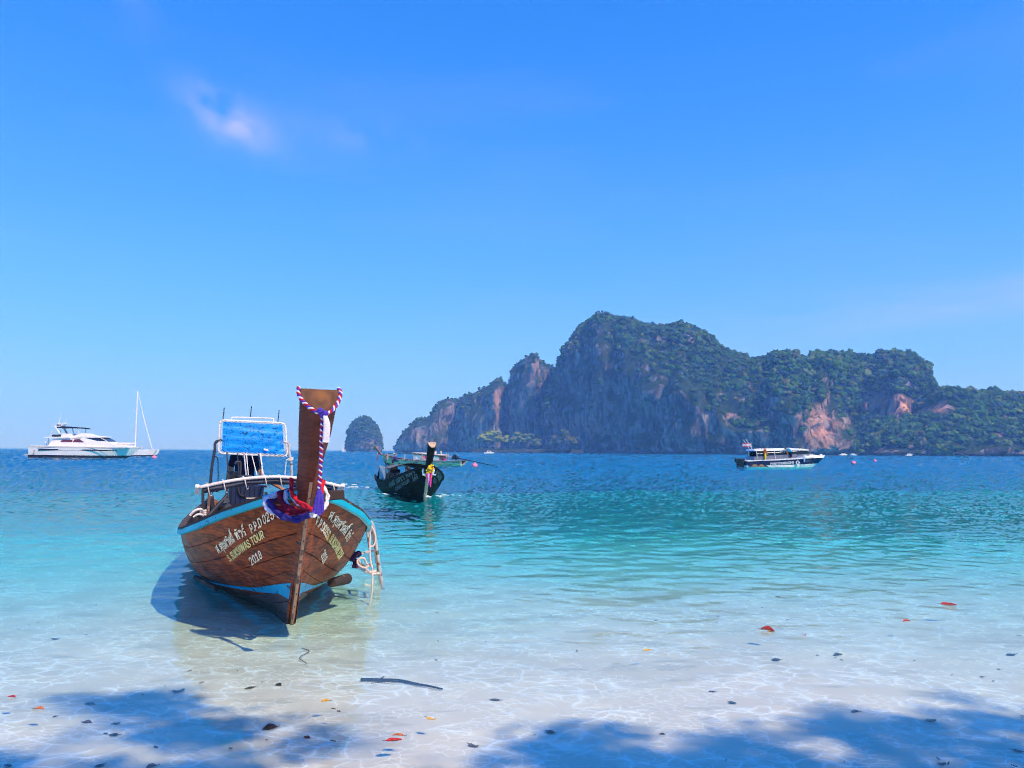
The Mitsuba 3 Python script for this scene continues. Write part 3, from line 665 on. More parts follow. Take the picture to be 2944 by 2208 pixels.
def hull_parts(t, planks, wood, bottom, nb, cap, rail, rail_w=.075):
    t.part('hull', cat(*[hull_strip(QS, np.linspace(0, 1, 16), sd, -.016) for sd in (-1, 1)], *[hull_strip(QS, np.linspace(0, 1, 12), sd, -.05) for sd in (-1, 1)]), 'hull_dark', 40)
    hp = t.key + '__hull'
    ve = np.concatenate([np.linspace(0, .34, nb + 1)[:-1], np.linspace(.34, 1, planks + 1)])
    for sd in (-1, 1):
        for k in range(len(ve) - 1):
            a, b = ve[k] + .0016, ve[k + 1] - .0016; lift = .002 * ((k * 7) % 3)
            t.part('plank', hull_strip(QS, [a, a, a + .004, (a + b) / 2, b - .004, b, b], sd, [-.016, -.003, lift, lift + .002, lift, -.003, -.016]), bottom if k < nb else wood, 30, parent=hp)
    # floor, transom, gunwale cap and rubbing rail
    q = np.linspace(.10, .97, 24); P = np.stack([hull(q, v_at, sd, -.06) for sd in (-1, 1) for v_at in (.62,)], 1)
    t.part('floor', grid_mesh(P), cap, False)
    e = [hull(1.0, v, sd) for sd in (-1, 1) for v in np.linspace(0, 1, 8)]; e = np.array(e[:8][::-1] + e[8:]); c = e.mean(0)
    t.part('transom', trimesh.Trimesh(np.vstack([e, c]), [[i, i + 1, 16] for i in range(15)], process=False), wood, False)
    for sd in (-1, 1):
        E = hull(QS, 1.0, sd); n = np.array([0, sd, 0.0]); up = np.array([0, 0, 1.0])
        ring = lambda o0, o1, z0, z1: np.stack([E + n * o0 + up * z0, E + n * o1 + up * z0, E + n * o1 + up * z1, E + n * o0 + up * z1], 1)   # noqa
        m = grid_mesh(ring(-.05, .030, .002, .030), True); m.invert() if m.volume < 0 else None
        t.part('gunwale', m, cap, 30)
        m = grid_mesh(ring(-.004, .040, -rail_w, -.001), True); m.invert() if m.volume < 0 else None
        t.part('rubbing_rail', m, rail, 30)
    return hp


def post_mesh(path, depth, wb, wf, cut=.20):
    """The stem head: path of (s, z) of the front ridge, depth fore and aft, widths of back and front, top cut sloping forwards."""
    rings = []
    for k, (s, z) in enumerate(path):
        u = k / (len(path) - 1); D = np.interp(u, [0, 1], depth); B = np.interp(u, [0, .5, 1], wb) / 2; Fw = np.interp(u, [0, 1], wf) / 2; top = k == len(path) - 1
        zz = cut if top else .05 * u
        rings.append([[s, -Fw, z], [s + D * .45, -Fw - (B - Fw) * .78, z + zz * .45], [s + D * .93, -B, z + zz], [s + D, -B * .93, z + zz * 1.04], [s + D, B * .93, z + zz * 1.04], [s + D * .93, B, z + zz], [s + D * .45, Fw + (B - Fw) * .78, z + zz * .45], [s, Fw, z]])
    m = grid_mesh(np.array(rings), True); b = np.array(rings[0]); n = len(m.vertices)
    m = trimesh.Trimesh(np.vstack([m.vertices, b.mean(0)]), np.vstack([m.faces, [[n, (i + 1) % 8, i] for i in range(8)]]), process=False)
    tp = np.array(rings[-1]); cap = trimesh.Trimesh(np.vstack([tp, tp.mean(0)]), [[i, (i + 1) % 8, 8] for i in range(8)], process=False)
    cap.vertices += [-.001, 0, .002]
    if cap.face_normals[:, 2].mean() < 0: cap.invert()
    m.invert() if trimesh.Trimesh(np.vstack([m.vertices, tp.mean(0)]), np.vstack([m.faces, [[n + 1, (len(rings) - 1) * 8 + i, (len(rings) - 1) * 8 + (i + 1) % 8] for i in range(8)]]), process=False).volume < 0 else None
    return m, cap


STEM = [(-.69, 1.06), (-.80, 1.21), (-.93, 1.38), (-1.06, 1.54), (-1.20, 1.70), (-1.38, 1.895)]

hero = Thing('longtail_boat', 'brown wooden longtail boat with turquoise rail, its bow towards the beach', 'boat', frame=HERO)
HP = hull_parts(hero, 5, 'hull_wood', 'bottom_paint', 3, 'cap_wood', 'turquoise', .056)
pm, pc = post_mesh(STEM, (.20, .17), (.19, .20, .315), (.045, .10), .20)
sp = hero.part('stem_post', pm, 'post_wood', 28)
hero.part('end_grain', pc, 'end_grain', False, parent=sp, label='sawn top of the prow showing yellow brown grain')
# stem timber below the sheer, its pale lath with nails
zz = np.linspace(-.05, 1.20, 12); hero.part('stem', grid_mesh(np.array([[[-.65 * z - .035, -.012, z], [-.65 * z - .035, .012, z], [-.65 * z + .08, .046, z], [-.65 * z + .08, -.046, z]] for z in zz]), True), 'hull_wood', 30)
lz = np.linspace(-.04, 1.33, 16); lath = hero.part('stem_lath', grid_mesh(np.array([[[-.70 * z - .056 + .03 * max(0, z - 1.09), -.013, z], [-.70 * z - .056 + .03 * max(0, z - 1.09), .009, z], [-.70 * z - .022, .011, z], [-.70 * z - .022, -.015, z]] for z in lz]), True), 'lath_wood', 30)
for z in np.arange(.02, 1.3, .13): hero.part('nail', ball([-.70 * z - .058, -.002, z], .0065, 1), 'dark_steel', True, parent=lath)
hero.part('stem_crosspiece', beam([-.52, -.30, 1.155], [-.60, .34, 1.21], .07, .085), 'cap_wood')
hero.part('crosspiece_end', beam([-.512, -.36, 1.150], [-.52, -.305, 1.155], .074, .09), 'turquoise')
hero.part('foredeck', grid_mesh(np.stack([np.stack([hull(q, .80, sd, -.05) for sd in (-1, 1)]) for q in np.linspace(.02, .13, 8)])), 'cap_wood', False)
for s in (1.3, 2.9, 4.6, 6.2):
    q = (s + .71) / 10.6; hero.part('thwart', beam(hull(q, .66, -1, -.06), hull(q, .66, 1, -.06), .22, .035), 'cap_wood')
# blue stripe painted above the waterline at the bow
for sd in (-1, 1):
    qs = np.linspace(.004, .275 if sd < 0 else .25, 30); tp = np.interp(qs, [0, .05, .12, .2, .28], [.385, .300, .165, .085, .030]); bt = np.interp(qs, [0, .05, .12, .2, .28], [.185, .195, .115, .055, .012])
    V = np.array([np.linspace(v_at_z(q, b), v_at_z(q, a), 7) for q, a, b in zip(qs, tp, bt)])
    m = grid_mesh(hull(qs[:, None], V, sd, .0075 + 0 * V)); m.invert() if (m.face_normals[:, 1] * sd).mean() < 0 else None
    hero.part('waterline_stripe', m, 'stripe_blue', 30, parent=HP, label='pale blue stripe painted above the waterline')
# lettering
NAME = ['so', 'dot', 'so', 'u', 'kho', 'so', 'wo', 'an', 'so', 'do', 'i', 'mute', ' ', 'tho', 'an', 'wo', 'ro', 'mute_low']


def sign(thing, words, h, a, b, sd, bsdf, hull_key):
    """Paints words between two points of the hull, each word a part."""
    ms, x = [], 0.0
    if isinstance(words, list):
        runs = [[]]
        for c in words: runs.append([]) if c == ' ' else runs[-1].append(c)
    else: runs = words.split(' ')
    for r_ in runs:
        m = thai(r_, h) if isinstance(words, list) else meshkit.text_mesh(r_, h, .003, True)
        m.vertices -= [m.vertices[:, 0].min() - x, 0, 0]; x = m.vertices[:, 0].max() + h * .45; ms.append(m)
    W_ = x - h * .45
    for m in ms: thing.part('lettering', on_hull(finer(m, .04), a, b, sd, .0085, W_), bsdf, False, parent=hull_key)


for a in ((NAME, .072, (.90, .775), (.10, .83), -1, 'letter_paint'), ('P.P.D 025', .085, (.02, .825), (-.39, .872), -1, 'letter_paint'),
          ('S. SUKSAWAS TOUR', .078, (.76, .69), (-.172, .77), -1, 'letter_yellow'), ('2018', .088, (.282, .61), (-.01, .64), -1, 'letter_paint'),
          (NAME, .072, (-.363, .872), (.62, .815), 1, 'letter_paint'), ('P.P.D025', .085, (-.56, .81), (-.2, .755), 1, 'letter_paint'),
          ('S. SUKSAWAS TOUR', .085, (-.184, .755), (.85, .685), 1, 'letter_yellow'), ('2018', .088, (-.041, .635), (.22, .595), 1, 'letter_paint')):
    sign(hero, *a, HP)


# ---- awning arch over the middle of the hero boat, with the rolled canvas lashed under it
def arch(ts, z0, rise, s): return np.stack([ts * 0 + s, ts, z0 + rise * np.cos(np.clip(ts / .93, -1, 1) * np.pi / 2 * .86)], 1)


ta = np.linspace(-.93, .84, 30); A0 = arch(ta, 1.075, .185, 2.6)
hero.part('awning_arch', tube(A0, .021, 10), 'white_pipe')
for k, (dz, ds, r) in enumerate(((-.026, .05, .024), (-.050, .03, .024), (-.073, .06, .022), (-.045, .09, .028))):
    hero.part('rolled_canvas', tube(A0[1:-1] + [ds, 0, dz] + np.stack([0 * ta, 0 * ta, .006 * np.sin(ta * 17 + k * 2)], 1)[1:-1], r * (1 + .12 * np.sin(np.linspace(0, 11 + k, 28))), 9), 'canvas_grey', label='rolled grey awning canvas under the arch')
for t_ in np.linspace(-.8, .75, 8):
    i = int(np.interp(t_, ta, np.arange(30))); c = A0[i]; an = np.linspace(0, 2 * np.pi, 14)
    hero.part('lashing', tube(np.stack([c[0] + .05 + .085 * np.cos(an), c[1] + np.linspace(-.05, .07, 14), c[2] - .052 + .082 * np.sin(an)], 1), .006, 6), 'cord')
for i in (0, 29): hero.part('arch_end', beam(A0[i] + [-.02, 0, .03], A0[i] + [.06, 0, -.07], .05, .06), 'white_pipe')
hero.part('awning_post', cat(tube([[2.6, -.865, 1.10], [2.6, -.846, .82]], .017, 8)), 'dark_steel'); hero.part('awning_post', tube([[2.6, -.846, .83], [2.6, -.838, .56]], .018, 8), 'white_pipe')
hero.part('awning_post', tube([[2.6, .80, 1.10], [2.6, .86, .56]], .018, 8), 'steel'); hero.part('awning_brace', beam([2.58, .70, 1.10], [2.6, .85, .99], .03, .03), 'dark_steel')
# ---- stern frame with the blue tarpaulin laced to a white pipe frame
FS = 7.6
for sg, t0, t1, zb, m_ in ((-1, -.728, -.745, .25, 'dark_steel'), (1, .625, .67, .25, 'steel')):
    top = [[FS, t0 - sg * .015, 1.60], [FS, t0 - sg * .01, 1.69], [FS, t0 - sg * .045, 1.745], [FS, t0 - sg * .13, 1.775]]
    hero.part('frame_pole', tube([[FS, t1 + sg * .03, zb], [FS, t1 + sg * .012, .98]], .026, 10), 'rusty_pole' if sg < 0 else m_)
    hero.part('frame_pole', tube([[FS, t1 + sg * .012, .98], [FS, t1, 1.3]] + top, .025, 10, 4), m_)
C = np.array([[-.655, 2.14], [.515, 2.125], [.585, 1.49], [-.650, 1.525]])


def rounded(c, r=.05, n=5):
    out = []
    for i in range(4):
        p, a, b = c[i], unit(c[i - 1] - c[i]), unit(c[(i + 1) % 4] - c[i])
        for u in np.linspace(0, 1, n): out.append(p + r * ((1 - u) ** 2 * a + u * u * b))
    return np.array(out)


rc = rounded(C, .09); hero.part('panel_frame', tube(np.stack([rc[:, 0] * 0 + FS, rc[:, 0], rc[:, 1]], 1), .017, 9, closed=True), 'white_pipe')
ci = C.mean(0) + (C - C.mean(0)) * [.905, .885] + [.0, .005]; uu, vv = np.meshgrid(np.linspace(0, 1, 40), np.linspace(0, 1, 24), indexing='ij')
tz = ((1 - uu) * (1 - vv))[..., None] * ci[0] + (uu * (1 - vv))[..., None] * ci[1] + (uu * vv)[..., None] * ci[2] + ((1 - uu) * vv)[..., None] * ci[3]
bulge = .035 * np.sin(np.pi * uu) * np.sin(np.pi * vv) + .012 * np.sin((tz[..., 0] * .6 - tz[..., 1]) * 34) * np.clip(uu * 1.6 - .7, 0, 1) + .006 * np.sin(tz[..., 1] * 40 + tz[..., 0] * 3)
tarp = grid_mesh(np.stack([FS - .012 - bulge, tz[..., 0], tz[..., 1]], -1)); back = tarp.copy(); back.vertices += [.008, 0, 0]; back.invert()
TP = hero.part('tarpaulin', cat(tarp, back), 'blue_tarp', True, label='creased bright blue tarpaulin panel over the stern')
hero.part('paper_label', side_plate([(0, 0), (.085, -.02), (.075, .015), (0, .03)], 0, .003)[0].apply_transform(trimesh.transformations.rotation_matrix(np.pi / 2, [0, 0, 1])).apply_translation([FS - .062, .145, 1.605]), 'gel_white', False, parent=TP, label='small white label on the tarpaulin')
lace = []
for i in range(4):
    a, b, ai, bi = C[i], C[(i + 1) % 4], ci[i], ci[(i + 1) % 4]; n = 13 if i % 2 == 0 else 9
    for k in range(n):
        u0, u1 = (k + .1) / n, (k + .75) / n; p, q = a + (b - a) * u0, ai + (bi - ai) * u1; r_ = a + (b - a) * (k + 1.1) / n
        lace += [tube([[FS - .018, *p], [FS - .03, *q], [FS + .018, *r_]], .0055, 5)]
hero.part('lacing', cat(lace), 'cord', True, kind='stuff')
hero.part('panel_bow', tube([[FS, -.455, 2.12], [FS, -.45, 2.175], [FS, -.40, 2.20], [FS, .25, 2.205], [FS, .29, 2.185], [FS, .305, 2.12]], .012, 8, 3), 'white_pipe')
for t_, z0, z1 in ((-.60, 2.12, 2.375), (-.12, 2.20, 2.42), (.383, 2.11, 2.37)): hero.part('rod', tube([[FS, t_ - .004, z0], [FS, t_ + .008, z1]], .009, 7), 'dark_steel')
for t_, r, m_ in ((-.50, .014, 'dark_steel'), (-.32, .008, 'dark_steel'), (-.20, .013, 'steel'), (-.16, .008, 'white_pipe'), (.09, .013, 'white_pipe'), (.055, .008, 'dark_steel')):
    hero.part('panel_stay', tube([[FS, t_, 1.54], [FS - .9, t_ + .03, 1.05]], r, 7), m_)
hero.part('panel_stay', tube([[FS - .02, -.065, 1.52], [FS - .9, .0, 1.15]], .008, 6), 'cord')

# ---- engine on its stand ahead of the boatman
en = hero.part('engine', cat(box([6.1, -.42, .42], [6.75, .06, .98], .03), box([6.2, -.36, .96], [6.65, -.06, 1.16], .03), trimesh.creation.cylinder(.16, .16, sections=24).apply_transform(trimesh.transformations.rotation_matrix(np.pi / 2, [0, 1, 0])).apply_translation([6.06, -.20, .80])), 'engine_black', 30)
hero.part('air_filter', trimesh.creation.cylinder(.085, .20, sections=20).apply_translation([6.4, -.42, 1.13]), 'engine_black', parent=en)
hero.part('radiator', box([5.96, -.47, .56], [6.04, .08, 1.02], .012), 'engine_blue', parent=en)
for k in range(7): hero.part('radiator_fin', box([5.945, -.44 + k * .073, .60], [5.962, -.425 + k * .073, .99], .003), 'engine_black', parent=en)
hero.part('exhaust_pipe', tube([[6.3, -.30, 1.1], [6.3, -.30, 1.36], [6.29, -.33, 1.39], [6.28, -.37, 1.385], [6.28, -.39, 1.35]], .020, 10, 4), 'dark_steel', parent=en)
hero.part('cap', trimesh.creation.cylinder(.035, .06, sections=14).apply_translation([6.3, -.44, 1.265]), 'dark_steel', parent=en)
for t_, z, r in ((-.50, .76, .045), (-.47, .66, .05), (-.08, .70, .05)): hero.part('pulley', trimesh.creation.cylinder(r, .04, sections=18).apply_transform(trimesh.transformations.rotation_matrix(np.pi / 2, [0, 1, 0])).apply_translation([5.93, t_, z]), 'engine_metal', parent=en)
for z in (.585, .505): hero.part('battery_plate', box([5.93, -.50, z - .02], [5.99, -.36, z + .02], .006), 'gel_white', parent=en)
hero.part('hose', tube([[5.95, -.35, 1.0], [5.93, -.30, .86], [5.93, -.22, .84], [5.95, -.20, .98]], .013, 7, 5), 'rubber', parent=en); hero.part('engine_rail', tube([[5.9, -.20, .795], [5.9, .10, .80], [5.95, .13, .70]], .016, 8), 'engine_metal', parent=en)
hero.part('engine_box', box([5.5, -.28, .36], [5.92, .14, .74], .02), 'rubber')
hero.part('engine_stand', [beam([6.0, -.50, .40], [6.0, -.50, 1.20], .05, .05), beam([6.0, .12, .40], [6.0, .12, .9], .05, .05)], 'dark_steel'); hero.part('strut', beam([5.6, -.86, .42], [6.0, -.50, .83], .05, .055), 'dark_steel')
hero.part('tail_shaft', tube([[6.6, -.15, .95], [8.6, -.15, 1.0], [13.2, -.1, .15]], .03, 10), 'dark_steel'); hero.part('tiller', tube([[6.2, .02, .98], [5.4, .10, 1.02]], .018, 8), 'dark_steel')
hero.part('stern_locker', box([8.3, -.62, .28], [9.2, .62, .52], .02), 'cap_wood')
# sling rope with an eye hanging inside the port frame pole, knot of rope on the other pole
W = HERO
t = Thing('sling', 'dark thin rope sling with an eye hanging from the left stern pole', 'rope', frame=W); t.only(cat(tube([[FS - .05, -.70, 1.47], [FS - .05, -.655, 1.42], [FS - .05, -.635, 1.2], [FS - .05, -.63, .98], [FS - .05, -.665, .88], [FS - .05, -.645, .825], [FS - .05, -.615, .84], [FS - .05, -.612, .89], [FS - .05, -.63, .965]], .009, 7, 5)), 'dark_cord', True)
t = Thing('knotted_cord', 'pale cord knotted round the right stern pole above the arch', 'cord', frame=W)
t.only(cat([tube([[FS + .04 * math.cos(a), .645 + .045 * math.sin(a), 1.42 + .02 * k + .01 * math.sin(a)] for a in np.linspace(0, 6.28, 12)], .010, 6) for k in range(3)], tube([[FS - .04, .61, 1.44], [FS - .06, .57, 1.43], [FS - .05, .56, 1.38], [FS - .05, .55, 1.15]], .009, 6, 4)), 'cord', True)

# ---- fender and mooring line on the left gunwale
t = Thing('fender', 'black tubular fender tied upright on the left gunwale', 'fender', frame=W)
t.part('tube', tube([[2.42, -.90, .60], [2.42, -.925, .70], [2.42, -.935, .82]], [.052, .056, .050], 16), 'rubber'); t.part('tube', tube([[2.50, -.84, .60], [2.50, -.85, .78]], [.04, .042], 14), 'rubber')
t.part('tie', cat(tube([[2.38, -.985, .80], [2.36, -.95, .845], [2.36, -.90, .87], [2.40, -.862, .86], [2.46, -.85, .80], [2.5, -.845, .74]], .017, 7, 5), tube([[2.38, -.95, .78], [2.37, -.90, .81], [2.40, -.85, .80]], .014, 7, 4),
       *[tube([[2.6 + .03 * math.cos(a), -.846 + .032 * math.sin(a), .74 + .024 * k + .006 * math.sin(a)] for a in np.linspace(0, 6.28, 11)], .011, 6) for k in range(5)]), 'cord', True, label='pale cord tying the fender')

# ---- boarding ladder hanging from the right gunwale
t = Thing('boarding_ladder', 'bent metal boarding ladder hanging over the right side of the boat', 'ladder', frame=W)
for s, d in ((1.95, 0), (2.45, .075)):
    t.part('rail', tube([[s, 1.03, .70], [s, 1.085 + d * .5, .735], [s, 1.125 + d * .6, .70], [s, 1.17 + d, .50], [s, 1.235 + d, .15], [s, 1.29 + d, -.10]], .021, 9, 5), 'steel')
t.part('rung', beam([2.0, .95, .335], [2.05, 1.17, .375], .05, .022), 'steel'); t.part('rung', beam([1.95, 1.19, .40], [2.45, 1.25, .40], .03, .022), 'steel'); t.part('rung', beam([1.95, 1.24, .12], [2.45, 1.32, .12], .03, .022), 'steel')
for k, s in enumerate((1.95, 2.25)):
    t.part('lower_stay', tube([[s, .97 + .02 * k, .27 - .06 * k], [s, 1.03, .20 - .05 * k], [s, 1.12, .115 - .03 * k], [s, 1.175, .10 - .02 * k], [s, 1.235 + .04 * k, .11 - .02 * k]], .018, 8, 5), 'steel')
t.part('guard_rod', tube([[2.1, 1.09, .60], [2.15, 1.135, .40]], .013, 7), 'steel')
for c, e in (((2.0, .925, .325), (2.0, .99, .345)), ((2.0, .885, .265), (2.0, .93, .33)), ((2.1, .955, .16), (2.1, .975, .25))):
    t.part('padding', cat(*[tube([np.array(c) + (np.array(e) - c) * u + [0, .0, .0], np.array(c) + (np.array(e) - c) * (u + .3) + [.01, 0, .005]], .040 - .006 * (k % 2), 9) for k, u in enumerate((0, .25, .5, .75))]), 'purple_cord', 30, label='dark purple wrapping on the ladder feet')
t = Thing('mooring_rope', 'pinkish rope looped over the ladder and trailing into the water', 'rope', frame=W)
t.only(cat(tube([[1.72, .95, .83], [1.75, 1.0, .80], [1.78, 1.04, .745], [1.78, 1.062, .60], [1.78, 1.065, .45], [1.78, 1.085, .26], [1.77, 1.105, .20], [1.75, 1.108, .05], [1.7, 1.095, -.08], [1.6, 1.06, -.20], [1.4, 1.0, -.36], [1.0, .95, -.41]], .0115, 7, 6),
           tube([[1.76, 1.03, .76], [1.78, 1.10, .66], [1.80, 1.135, .56], [1.80, 1.12, .47], [1.79, 1.07, .45]], .0105, 7, 6), tube([[1.80, 1.08, .23], [1.80, 1.02, .20], [1.80, .945, .235], [1.80, .925, .285], [1.80, .96, .315], [1.80, 1.01, .31], [1.82, 1.04, .255], [1.80, 1.09, .225]], .0115, 7, 6)), 'cord_pink', True)
hero.part('oar_butt', tube([[1.1, .52, .15], [1.5, .76, .125]], [.05, .062], 12), 'cap_wood', label='round timber end sticking out at the waterline')
hero.part('rubbing_strake', beam([1.5, -.66, .07], [2.7, -.89, .02], .05, .045), 'cap_wood')


# ---- ribbons on the prow
def braid(path, r, n_turn, names, key, parent_thing):
    p = smooth_path(path, 14); L = np.concatenate([[0], np.cumsum(np.linalg.norm(np.diff(p, axis=0), axis=1))]); u = np.linspace(0, L[-1], int(L[-1] / .008)); p = np.stack([np.interp(u, L, p[:, k]) for k in range(3)], 1)
    tg = np.gradient(p, axis=0); tg /= np.linalg.norm(tg, axis=1, keepdims=True); a = np.cross(tg, [1.0, .2, .1]); a /= np.linalg.norm(a, axis=1, keepdims=True); b = np.cross(tg, a)
    for k, (nm, c) in enumerate(names):
        ph = u / L[-1] * n_turn * 2 * np.pi + k * 2 * np.pi / 3
        parent_thing.part(nm, tube(p + r * .62 * (np.cos(ph)[:, None] * a + np.sin(ph)[:, None] * b), r * (.62 + .08 * np.sin(ph * 3)), 8), c, True)


TRI = (('red_strand', 'cloth_red'), ('white_strand', 'cloth_white'), ('blue_strand', 'cloth_violet'))
t = Thing('ribbon_garland', 'red, white and blue braided garland round the top of the prow', 'garland', frame=W)
braid([[-1.17, -.165, 2.115], [-1.23, -.172, 2.07], [-1.30, -.15, 2.005], [-1.38, -.10, 1.945], [-1.435, -.035, 1.90], [-1.445, .01, 1.888], [-1.43, .06, 1.905], [-1.37, .115, 1.965], [-1.29, .155, 2.03], [-1.22, .17, 2.09], [-1.15, .163, 2.125]], .0140, 11, TRI, 'loop', t)
braid([[-1.455, .005, 1.885], [-1.462, .0, 1.75], [-1.458, .004, 1.5], [-1.462, .0, 1.30]], .0140, 13, TRI, 'tail', t)
t.part('knot', cat(*[ball([-1.47 + .012 * math.sin(k * 2), -.02 + .02 * k, 1.895 + .018 * math.cos(k * 2.3)], .026, 2) for k in range(3)]), 'cloth_violet', True, label='violet knot joining the braid')
t.part('white_tassel', cat(*[tube([[-1.485, .012 + .006 * k, 1.875], [-1.50, .022 + .010 * k, 1.80], [-1.495, .018 + .013 * k, 1.665]], [.012, .018, .014], 8, 4) for k in range(3)]), 'cloth_white', True, label='white tassel under the knot')
t.part('blue_tassel', cat(*[tube([[-1.462, .0, 1.30], [-1.465 - .01 * (k % 2), -.012 + .012 * k, 1.22], [-1.462, -.030 + .020 * k, 1.115 - .012 * (k % 3)]], [.012, .017, .016], 8, 4) for k in range(4)]), 'cloth_violet', True, label='violet tassel ending the braid')


def sash(label, col, path, r, flat=.5):
    tt = Thing('sash', label, 'sash', frame=W); p = smooth_path(path, 8)
    tt.only(cat(*[tube(p + [.0, .007 * math.sin(k * 2.1), r * .55 * (k - 1)] + .005 * np.stack([np.sin(np.arange(len(p)) * .7 + k * 2), np.cos(np.arange(len(p)) * .9 + k), np.sin(np.arange(len(p)) * .5 + k)], 1), r * (.62 + .1 * np.sin(np.arange(len(p)) * .6 + k)), 9) for k in range(3)]), col, True)


S0 = -.62
sash('pale white sash hanging lowest and leftmost from the prow', 'cloth_pale', [[-.50, -.10, 1.24], [-.55, -.20, 1.215], [S0, -.30, 1.19], [S0 - .02, -.348, 1.15], [S0 - .03, -.33, 1.10], [S0 - .05, -.262, 1.055], [S0 - .06, -.20, 1.03]], 0.0222)
sash('long navy blue sash drooping under the others to the stem front', 'cloth_navy', [[-.52, -.22, 1.18], [S0 - .02, -.31, 1.145], [S0 - .06, -.27, 1.08], [S0 - .09, -.19, 1.025], [S0 - .13, -.10, 1.005], [S0 - .20, -.02, 1.03], [S0 - .25, .025, 1.07], [S0 - .22, .06, 1.10]], 0.0252)
sash('dark red sash looped behind the pale one', 'cloth_dark_red', [[-.45, -.12, 1.22], [S0 + .02, -.30, 1.165], [S0 - .03, -.26, 1.10], [S0 - .07, -.16, 1.065], [S0 - .12, -.06, 1.06], [S0 - .2, .01, 1.085]], 0.0266)
sash('second dark red sash, nearer the stem post', 'cloth_dark_red', [[-.45, -.05, 1.26], [S0 + .02, -.215, 1.215], [S0 - .03, -.21, 1.15], [S0 - .08, -.16, 1.10], [S0 - .12, -.08, 1.085]], 0.0252)
sash('white sash folded double in the middle of the bundle', 'cloth_pale', [[-.42, -.10, 1.255], [S0 + .01, -.165, 1.225], [S0 - .02, -.175, 1.165], [S0 - .07, -.13, 1.09], [S0 - .12, -.055, 1.045]], 0.0200)
sash('short white sash lying closest to the stem post', 'cloth_pale', [[-.42, -.07, 1.26], [S0 - .01, -.125, 1.235], [S0 - .04, -.115, 1.18], [S0 - .09, -.075, 1.14], [S0 - .14, -.025, 1.11]], 0.0178)
sash('bright red sash knotted across the front of the stem', 'cloth_red', [[-.70, -.135, 1.34], [-.74, -.14, 1.25], [-.80, -.10, 1.17], [-.90, -.045, 1.135], [-.99, .02, 1.105], [-.95, .06, 1.15], [-.86, .10, 1.24], [-.76, .125, 1.34]], 0.0200)
sash('white sash passing round the right side of the stem', 'cloth_white', [[-.60, .12, 1.33], [-.68, .165, 1.24], [-.72, .175, 1.17], [-.76, .14, 1.10], [-.86, .06, 1.055], [-.93, .01, 1.05]], 0.0178)

# ---- boatman standing behind the blue panel
b = lambda s, t_, z: HERO([s, t_, z])   # noqa
person('person in dark clothes standing behind the blue panel, one arm stretched out', dict(head=b(7.55 + .55, -.16, 1.72), neck=b(8.1, -.16, 1.56), chest=b(8.1, -.15, 1.36), pelvis=b(8.05, -.15, .98), shoulder_l=b(8.05, .04, 1.44), elbow_l=b(7.65, .17, 1.07), wrist_l=b(7.2, .45, .915),
       shoulder_r=b(8.1, -.36, 1.44), elbow_r=b(8.0, -.44, 1.18), wrist_r=b(7.75, -.36, 1.0), hip_l=b(8.05, -.04, .95), knee_l=b(7.95, -.03, .58), ankle_l=b(8.05, -.03, .24), toe_l=b(7.85, -.02, .19), hip_r=b(8.05, -.26, .95), knee_r=b(7.97, -.28, .58), ankle_r=b(8.08, -.28, .24), toe_r=b(7.88, -.29, .19)),
       'skin', 'cloth_dark', 'cloth_dark', HERO.M @ np.array([-1, .1, -.05]), shirt_name='shirt', edge=.015)

# ------------------------------------------------------------------ black longtail coming in, and the moored one behind it
mat('faint_print', (0.11, 0.135, 0.17), 0.6)
mat('black_paint', mikit.proc(lambda p, n, uv: mi.Color3f(0.007, 0.0085, 0.0095) * (0.6 + 0.9 * fbm(p.x * 5, p.y * 5, p.z * 9, 3))), 0.7, 0.08)
mat('black_wood', worn((0.011, 0.009, 0.008), (0.05, 0.04, 0.035), 10, .72), 0.7, 0.1)
mat('pale_end', worn((0.50, 0.36, 0.25), (0.30, 0.2, 0.13), 20, .6), 0.8)
mat('pale_hull', worn((0.70, 0.44, 0.33), (0.22, 0.16, 0.13), 3, .60, (.5, .5, 4)), 0.6)
mat('pale_cap', worn((0.58, 0.47, 0.41), (0.32, 0.24, 0.2), 5, .64), 0.6)
mat('grey_bow', worn((0.075, 0.07, 0.085), (0.2, 0.16, 0.15), 5, .66), 0.6)
BF = Frame(-3.02, 27.3, math.radians(16.5), .0, .95, -.08)
bb = Thing('longtail_boat', 'black painted longtail boat under way with orange garlands on its prow', 'boat', frame=BF)
BH = hull_parts(bb, 4, 'black_paint', 'black_paint', 2, 'black_wood', 'black_wood', .06)
pm, pc = post_mesh(STEM, (.22, .20), (.24, .25, .30), (.08, .10), .18); sp = bb.part('stem_post', pm, 'black_wood', 28); bb.part('end_grain', pc, 'pale_end', False, parent=sp, label='pale sawn top of the black prow')
bb.part('stem', grid_mesh(np.array([[[-.65 * z - .05, -.03, z], [-.65 * z - .05, .03, z], [-.65 * z + .08, .06, z], [-.65 * z + .08, -.06, z]] for z in np.linspace(-.06, 1.1, 10)]), True), 'pale_end', 30, label='bare pale edge of the stem')
for a in ((['so', 'wo', 'so', 'do', 'i', ' ', 'kho', 'so', 'ro', 'wo', ' ', 'tho', 'so', 'ro'], .15, (2.35, .80), (-.12, .90), -1, 'faint_print'), ('CHAI TOUR', .13, (1.75, .68), (.35, .76), -1, 'faint_print'), ('143', .17, (.16, .74), (-.20, .76), -1, 'faint_print'),
          (['so', 'wo', 'do', 'kho', 'so'], .16, (-.2, .86), (.9, .84), 1, 'faint_print'), ('TOUR', .13, (-.1, .72), (.5, .70), 1, 'faint_print')):
    sign(bb, *a, BH)
A1 = arch(np.linspace(-.88, .80, 24), .98, .27, 3.0)
bb.part('awning_arch', tube(A1, .022, 8), 'black_wood')
